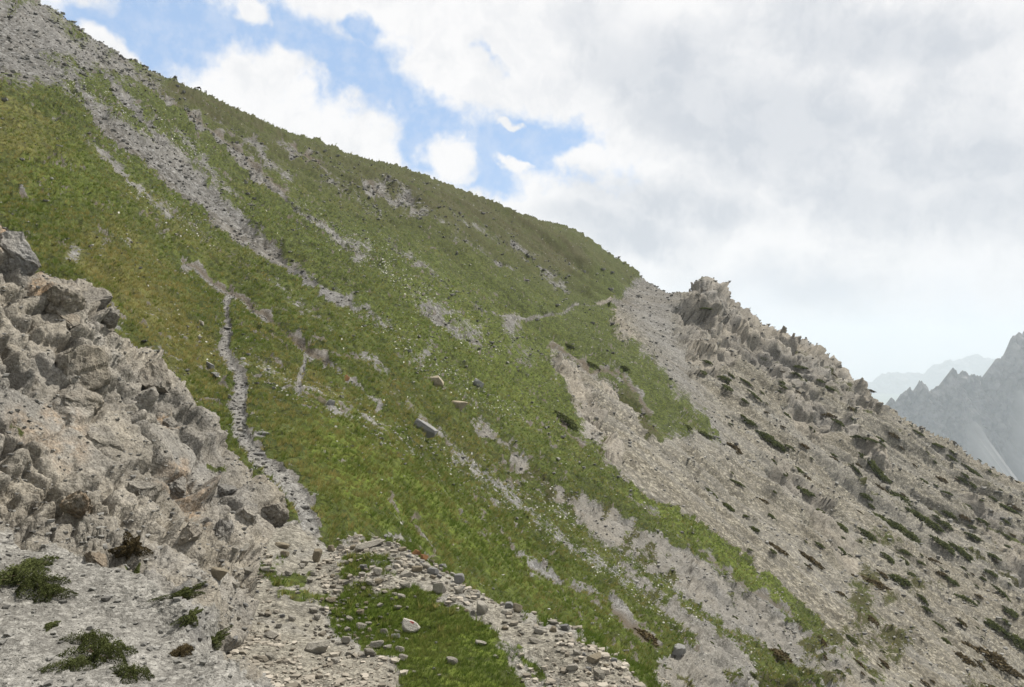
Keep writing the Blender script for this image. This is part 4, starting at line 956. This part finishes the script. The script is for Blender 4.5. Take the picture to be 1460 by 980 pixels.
def chips(name, n, w, size, mats, seed, label, shapes):
    r = np.random.default_rng(seed); w = np.where(seen, np.maximum(w, 0), 0).astype(float); idx = r.choice(len(w), n, p=w / w.sum())
    c = P1[idx] + r.uniform(-1, 1, (n, 3)) * np.minimum(np.sqrt(area[idx]), .0012 * rr[idx])[:, None] * (.7, .7, 0)
    s = size(rr[idx], r.random(n)); V_, F_ = [], []
    base_v = []
    for m in shapes:
        a = np.empty(len(m.vertices) * 3); m.vertices.foreach_get('co', a); base_v.append(a.reshape(-1, 3))
    tri = np.array([tuple(q.vertices) for q in shapes[0].polygons]); nv = len(base_v[0])
    k = r.integers(0, len(shapes), n); Bv = np.stack(base_v)[k] * np.stack([r.uniform(.7, 1.3, n), r.uniform(.7, 1.3, n), r.uniform(.4, .8, n)], 1)[:, None, :]
    th = r.uniform(0, 6.283, n); ct, st = np.cos(th)[:, None], np.sin(th)[:, None]
    x = Bv[..., 0] * ct - Bv[..., 1] * st; y = Bv[..., 0] * st + Bv[..., 1] * ct
    vv = np.stack([x, y, Bv[..., 2]], 2) * s[:, None, None] + (c + NRM1[idx] * (s * .25)[:, None])[:, None, :]
    ff = tri[None] + (np.arange(n) * nv)[:, None, None]
    o = link(name, mesh_np(name, vv.reshape(-1, 3), ff.reshape(-1, 3), mats, False), label, None, None, 'stuff'); return o
LOW = [rock_mesh('chip', 900 + s, pale_mat, 1, 4, rough=.30) for s in range(8)]
def chip_material(name, dark, light):
    m, N, b = new_mat(name); g = N.n.new('ShaderNodeNewGeometry')
    c = N.mix(g.outputs['Random Per Island'], dark, light); N.l.new(c, b.inputs['Base Color']); return m
pale_chip = chip_material('pale stone chips', (.12, .105, .082), (.36, .325, .27)); grey_chip = chip_material('grey stone chips', (.09, .087, .08), (.25, .242, .222)); white_chip = chip_material('white chips', (.30, .29, .255), (.42, .41, .37))
bare = np.clip(1 - gr, 0, 1)
chips('rubble', 4800, np.clip(bare - .15, 0, 1) * isP * (rr < 16) * area * np.clip(.8 + 1.2 * fbm(P1 * 1.1, 3, 610), .15, 2), lambda r_, q: .007 + .038 * q ** 7, pale_chip, 4, 'pale limestone rubble between the larger stones', LOW)
chips('gravel', 9500, np.where(led > .4, 1.0, .85) * isN * area * (rr < 15) * (rr > 4), lambda r_, q: .005 + .028 * q ** 8, grey_chip, 5, 'grey gravel and stone chips on the ledge and outcrop', LOW)
chips('path_gravel', 1800, pa * (~isN) * area * (rr > 10) * (rr < 60) * np.exp(-rr / 40), lambda r_, q: .012 + .05 * q ** 4, grey_chip, 6, 'grey broken stones lying on the footpath', LOW)
chips('scree_stones', 10000, np.maximum(np.maximum(sc * 1.0, pl * .28), rb * .9) * (~isN) * (rr > 20) * area / rr ** 1.2, lambda r_, q: (.0008 + .0019 * q ** 5) * r_, grey_chip, 7, 'loose stones scattered over the scree and pale slope', LOW)
chips('slope_stones', 3200, np.clip(patch + .15 + fl, 0, 1) * np.clip(gr, 0, 1) * (~isN) * (rr > 18) * area / rr ** 1.4, lambda r_, q: (.0007 + .0022 * q ** 5) * r_ + .01, grey_chip, 9, 'grey stones scattered among the tussocks', LOW)
chips('white_pebbles', 5000, (fl + .04) * gr * (~isN) * (rr > 12) * area / rr ** 1.5, lambda r_, q: (.0005 + .0009 * q ** 4) * r_ + .008, white_chip, 8, 'white pebbles and flowers speckling the grass', LOW)
print('scatter', time.time() - T0)

# ------------------------------------------------------------------ animal and rock on the skyline
def skyline(u):
    c = int(round((u + 110) / US)) + nlo; j = int(np.argmin(np.where(np.exp(LR[c]) > 20, GV[c], 1e9))); return Vector(G1[c, j])
s0 = skyline(282)
ba = [(-.55, 0, 1.05), (0, 0, 1.12), (.55, 0, 1.08), (-.85, 0, 1.12), (-1.15, 0, .98), (-1.38, 0, .80), (.78, 0, .8),
      (-.5, .16, .55), (-.48, .16, .02), (-.5, -.16, .55), (-.58, -.16, .02), (.6, .17, .72), (.70, .17, .42), (.62, .17, .02), (.6, -.17, .72), (.66, -.17, .42), (.56, -.17, .02)]
be = [(0, 1), (1, 2), (0, 3), (3, 4), (4, 5), (2, 6), (0, 7), (7, 8), (0, 9), (9, 10), (2, 11), (11, 12), (12, 13), (2, 14), (14, 15), (15, 16)]
br = [.32, .34, .31, .2, .15, .09, .05, .12, .06, .12, .06, .16, .09, .06, .16, .09, .06]
me = bpy.data.meshes.new('animal'); me.from_pydata(ba, be, []); me.materials.append(hide_mat)
an = link('grazing_animal', me, 'tiny dark grazing animal standing on the skyline at upper left', 'animal')
md = an.modifiers.new('skin', 'SKIN'); ss = an.modifiers.new('smooth', 'SUBSURF'); ss.levels = 1; ss.render_levels = 1
for k, v in enumerate(me.skin_vertices[0].data): v.radius = (br[k], br[k]); v.use_root = (k == 1)
an.location = s0 + Vector((0, 0, -.02)); an.scale = (.62, .62, .72)
s1_ = skyline(291)
o = link('standing_stone', STONES['grey'][2], 'small upright dark rock on the skyline right of the grazing animal', 'rock')
o.location = s1_ + Vector((0, 0, .15)); o.scale = (.2, .2, .34)

# ------------------------------------------------------------------ far mountains, valley, haze
def range_mesh(prof, y0, seed, mat, cliff, drop, step_px, rough):
    u = np.arange(prof[0][0], prof[-1][0], step_px); pv = np.interp(u, [p[0] for p in prof], [p[1] for p in prof])
    k = y0 / F; x = (u - 730) * k; zc = (490 - pv) * k
    zc = zc + fbm(np.stack([x / (9 * k), 0 * x, 0 * x], 1), 4, seed, .6) * 4.2 * k * rough
    nt = 150; t = np.r_[np.linspace(-1.0, 0, 12)[:-1], np.linspace(0, 1, nt) ** 1.25]
    Xg = np.repeat(x[:, None], len(t), 1); T = np.repeat(t[None], len(u), 0); D_ = np.abs(T) * drop
    # cliffs steep, scree gentle below
    rib = fbm(np.stack([(Xg / (22 * k)).ravel(), (D_ / (160 * k)).ravel(), 0 * Xg.ravel()], 1), 4, seed + 5).reshape(Xg.shape)
    foot = cliff * (1 + .35 * fbm(np.stack([(Xg / (22 * k)).ravel(), 0 * Xg.ravel(), 0 * Xg.ravel()], 1), 3, seed + 9).reshape(Xg.shape))
    rk_ = np.clip((foot - D_) / (foot * .5) + .5, 0, 1)
    back = np.where(D_ < foot, D_ * .40, foot * .40 + (D_ - foot) * 1.45)
    Yg = y0 - np.where(T >= 0, back, -np.abs(T) * drop) + rib * 26 * k * .62 * np.clip(D_ / (30 * k), 0, 1) * (.10 + .90 * rk_)
    Zg = zc[:, None] - D_
    small_ = fbm(np.stack([(Xg / (7 * k)).ravel(), (Zg / (9 * k)).ravel(), (Yg / (9 * k)).ravel()], 1), 3, seed + 30).reshape(Xg.shape)
    Yg = Yg + small_ * 9 * k * rk_ * np.clip(D_ / (10 * k), 0, 1)
    v = np.stack([Xg, Yg, Zg], 2).reshape(-1, 3); nu, n2 = len(u), len(t)
    i_ = (np.arange(nu - 1)[:, None] * n2 + np.arange(n2 - 1)[None]).ravel()
    return mesh_np('mountain', v, np.stack([i_, i_ + n2, i_ + n2 + 1, i_ + 1], 1), mat, True, {'cliff': ('FLOAT', rk_.ravel())})
def mountain_mat():
    m, N, b = new_mat('far dolomite'); g = N.n.new('ShaderNodeNewGeometry'); p = N.vm('SCALE', g.outputs['Position'], .01)
    n = N.noise(N.vm('MULTIPLY', p, (2.0, .7, .8)), 2.2, 7, .72); st = N.noise(N.vm('MULTIPLY', p, (2.2, .4, .5)), 1.5, 4, .6)
    c = N.mix(N.step(n, .3, .7), (.05, .048, .05), (.19, .178, .168)); s_ = N.mix(N.step(st, .35, .65), (.19, .18, .172), (.25, .24, .228))
    col = N.mix(N.math('ADD', attr(N, 'cliff').outputs['Fac'], N.math('MULTIPLY', N.math('SUBTRACT', n, .5), .4), clamp=True), s_, c)
    N.l.new(col, b.inputs['Base Color']); return m
mm = mountain_mat()
k_ = 4500 / F
link('mountain_range', range_mesh([(1180, 640), (1235, 600), (1264, 577), (1270, 566), (1278, 571), (1284, 560), (1290, 556), (1297, 554), (1303, 560), (1308, 549), (1314, 540), (1320, 548), (1325, 558), (1334, 553), (1345, 539), (1351, 534), (1355, 528), (1362, 529), (1366, 534), (1370, 530), (1377, 530), (1384, 538), (1394, 538), (1402, 543), (1412, 528), (1420, 516), (1432, 509), (1436, 503), (1440, 486), (1452, 476), (1460, 472), (1480, 455), (1500, 462), (1530, 440), (1570, 430), (1620, 470), (1700, 500), (1800, 560)], 4500, 11, mm, 95 * k_, 300 * k_, .55, 1.0),
     'hazy blue grey jagged mountain range with pale scree fans', None, None, 'structure')
k2 = 18500 / F
link('mountain_range', range_mesh([(1050, 560), (1180, 545), (1240, 546), (1257, 534), (1281, 531), (1318, 531), (1330, 520), (1350, 514), (1377, 510), (1391, 505), (1416, 511), (1440, 522), (1480, 515), (1560, 530), (1700, 560)], 18500, 21, mm, 60 * k2, 110 * k2, 1.5, .5),
     'very faint pale blue mountains farthest away', None, None, 'structure')
vm_, Nv, bv = new_mat('valley meadows'); gg = Nv.n.new('ShaderNodeNewGeometry')
Nv.l.new(Nv.mix(Nv.step(Nv.noise(gg.outputs['Position'], .002, 5, .6), .4, .6), (.04, .06, .022), (.10, .115, .05)), bv.inputs['Base Color'])
n_ = 40; gx, gy = np.meshgrid(np.linspace(-20500, 20500, n_), np.linspace(-20500, 20500, n_)); vz = -1150 + 30 * fbm(np.stack([gx.ravel() / 2000, gy.ravel() / 2000, 0 * gx.ravel()], 1), 2, 5)
i_ = (np.arange(n_ - 1)[:, None] * n_ + np.arange(n_ - 1)[None]).ravel()
link('valley_floor', mesh_np('valley_floor', np.stack([gx.ravel(), gy.ravel(), vz], 1), np.stack([i_, i_ + 1, i_ + n_ + 1, i_ + n_], 1), vm_), 'distant valley floor of meadows and woods', None, None, 'structure')
bm = bmesh.new(); bmesh.ops.create_cube(bm, size=1.0); hz = bpy.data.meshes.new('haze'); bm.to_mesh(hz); bm.free()
hm = bpy.data.materials.new('haze'); hm.use_nodes = True; hm.node_tree.nodes.clear(); H = NT(hm.node_tree)
ho = H.n.new('ShaderNodeOutputMaterial'); pv_ = H.n.new('ShaderNodeVolumePrincipled'); pv_.inputs['Color'].default_value = (.84, .92, 1.0, 1); pv_.inputs['Density'].default_value = .85e-4
H.l.new(pv_.outputs[0], ho.inputs['Volume']); hz.materials.append(hm)
ho_ = link('haze', hz, 'pale blue summer haze filling the valley air', None, None, 'stuff'); top_ = 420.0; bot = -1260.0
ho_.location = (0, 0, (top_ + bot) / 2); ho_.scale = (42000, 42000, top_ - bot)
print('done', time.time() - T0)
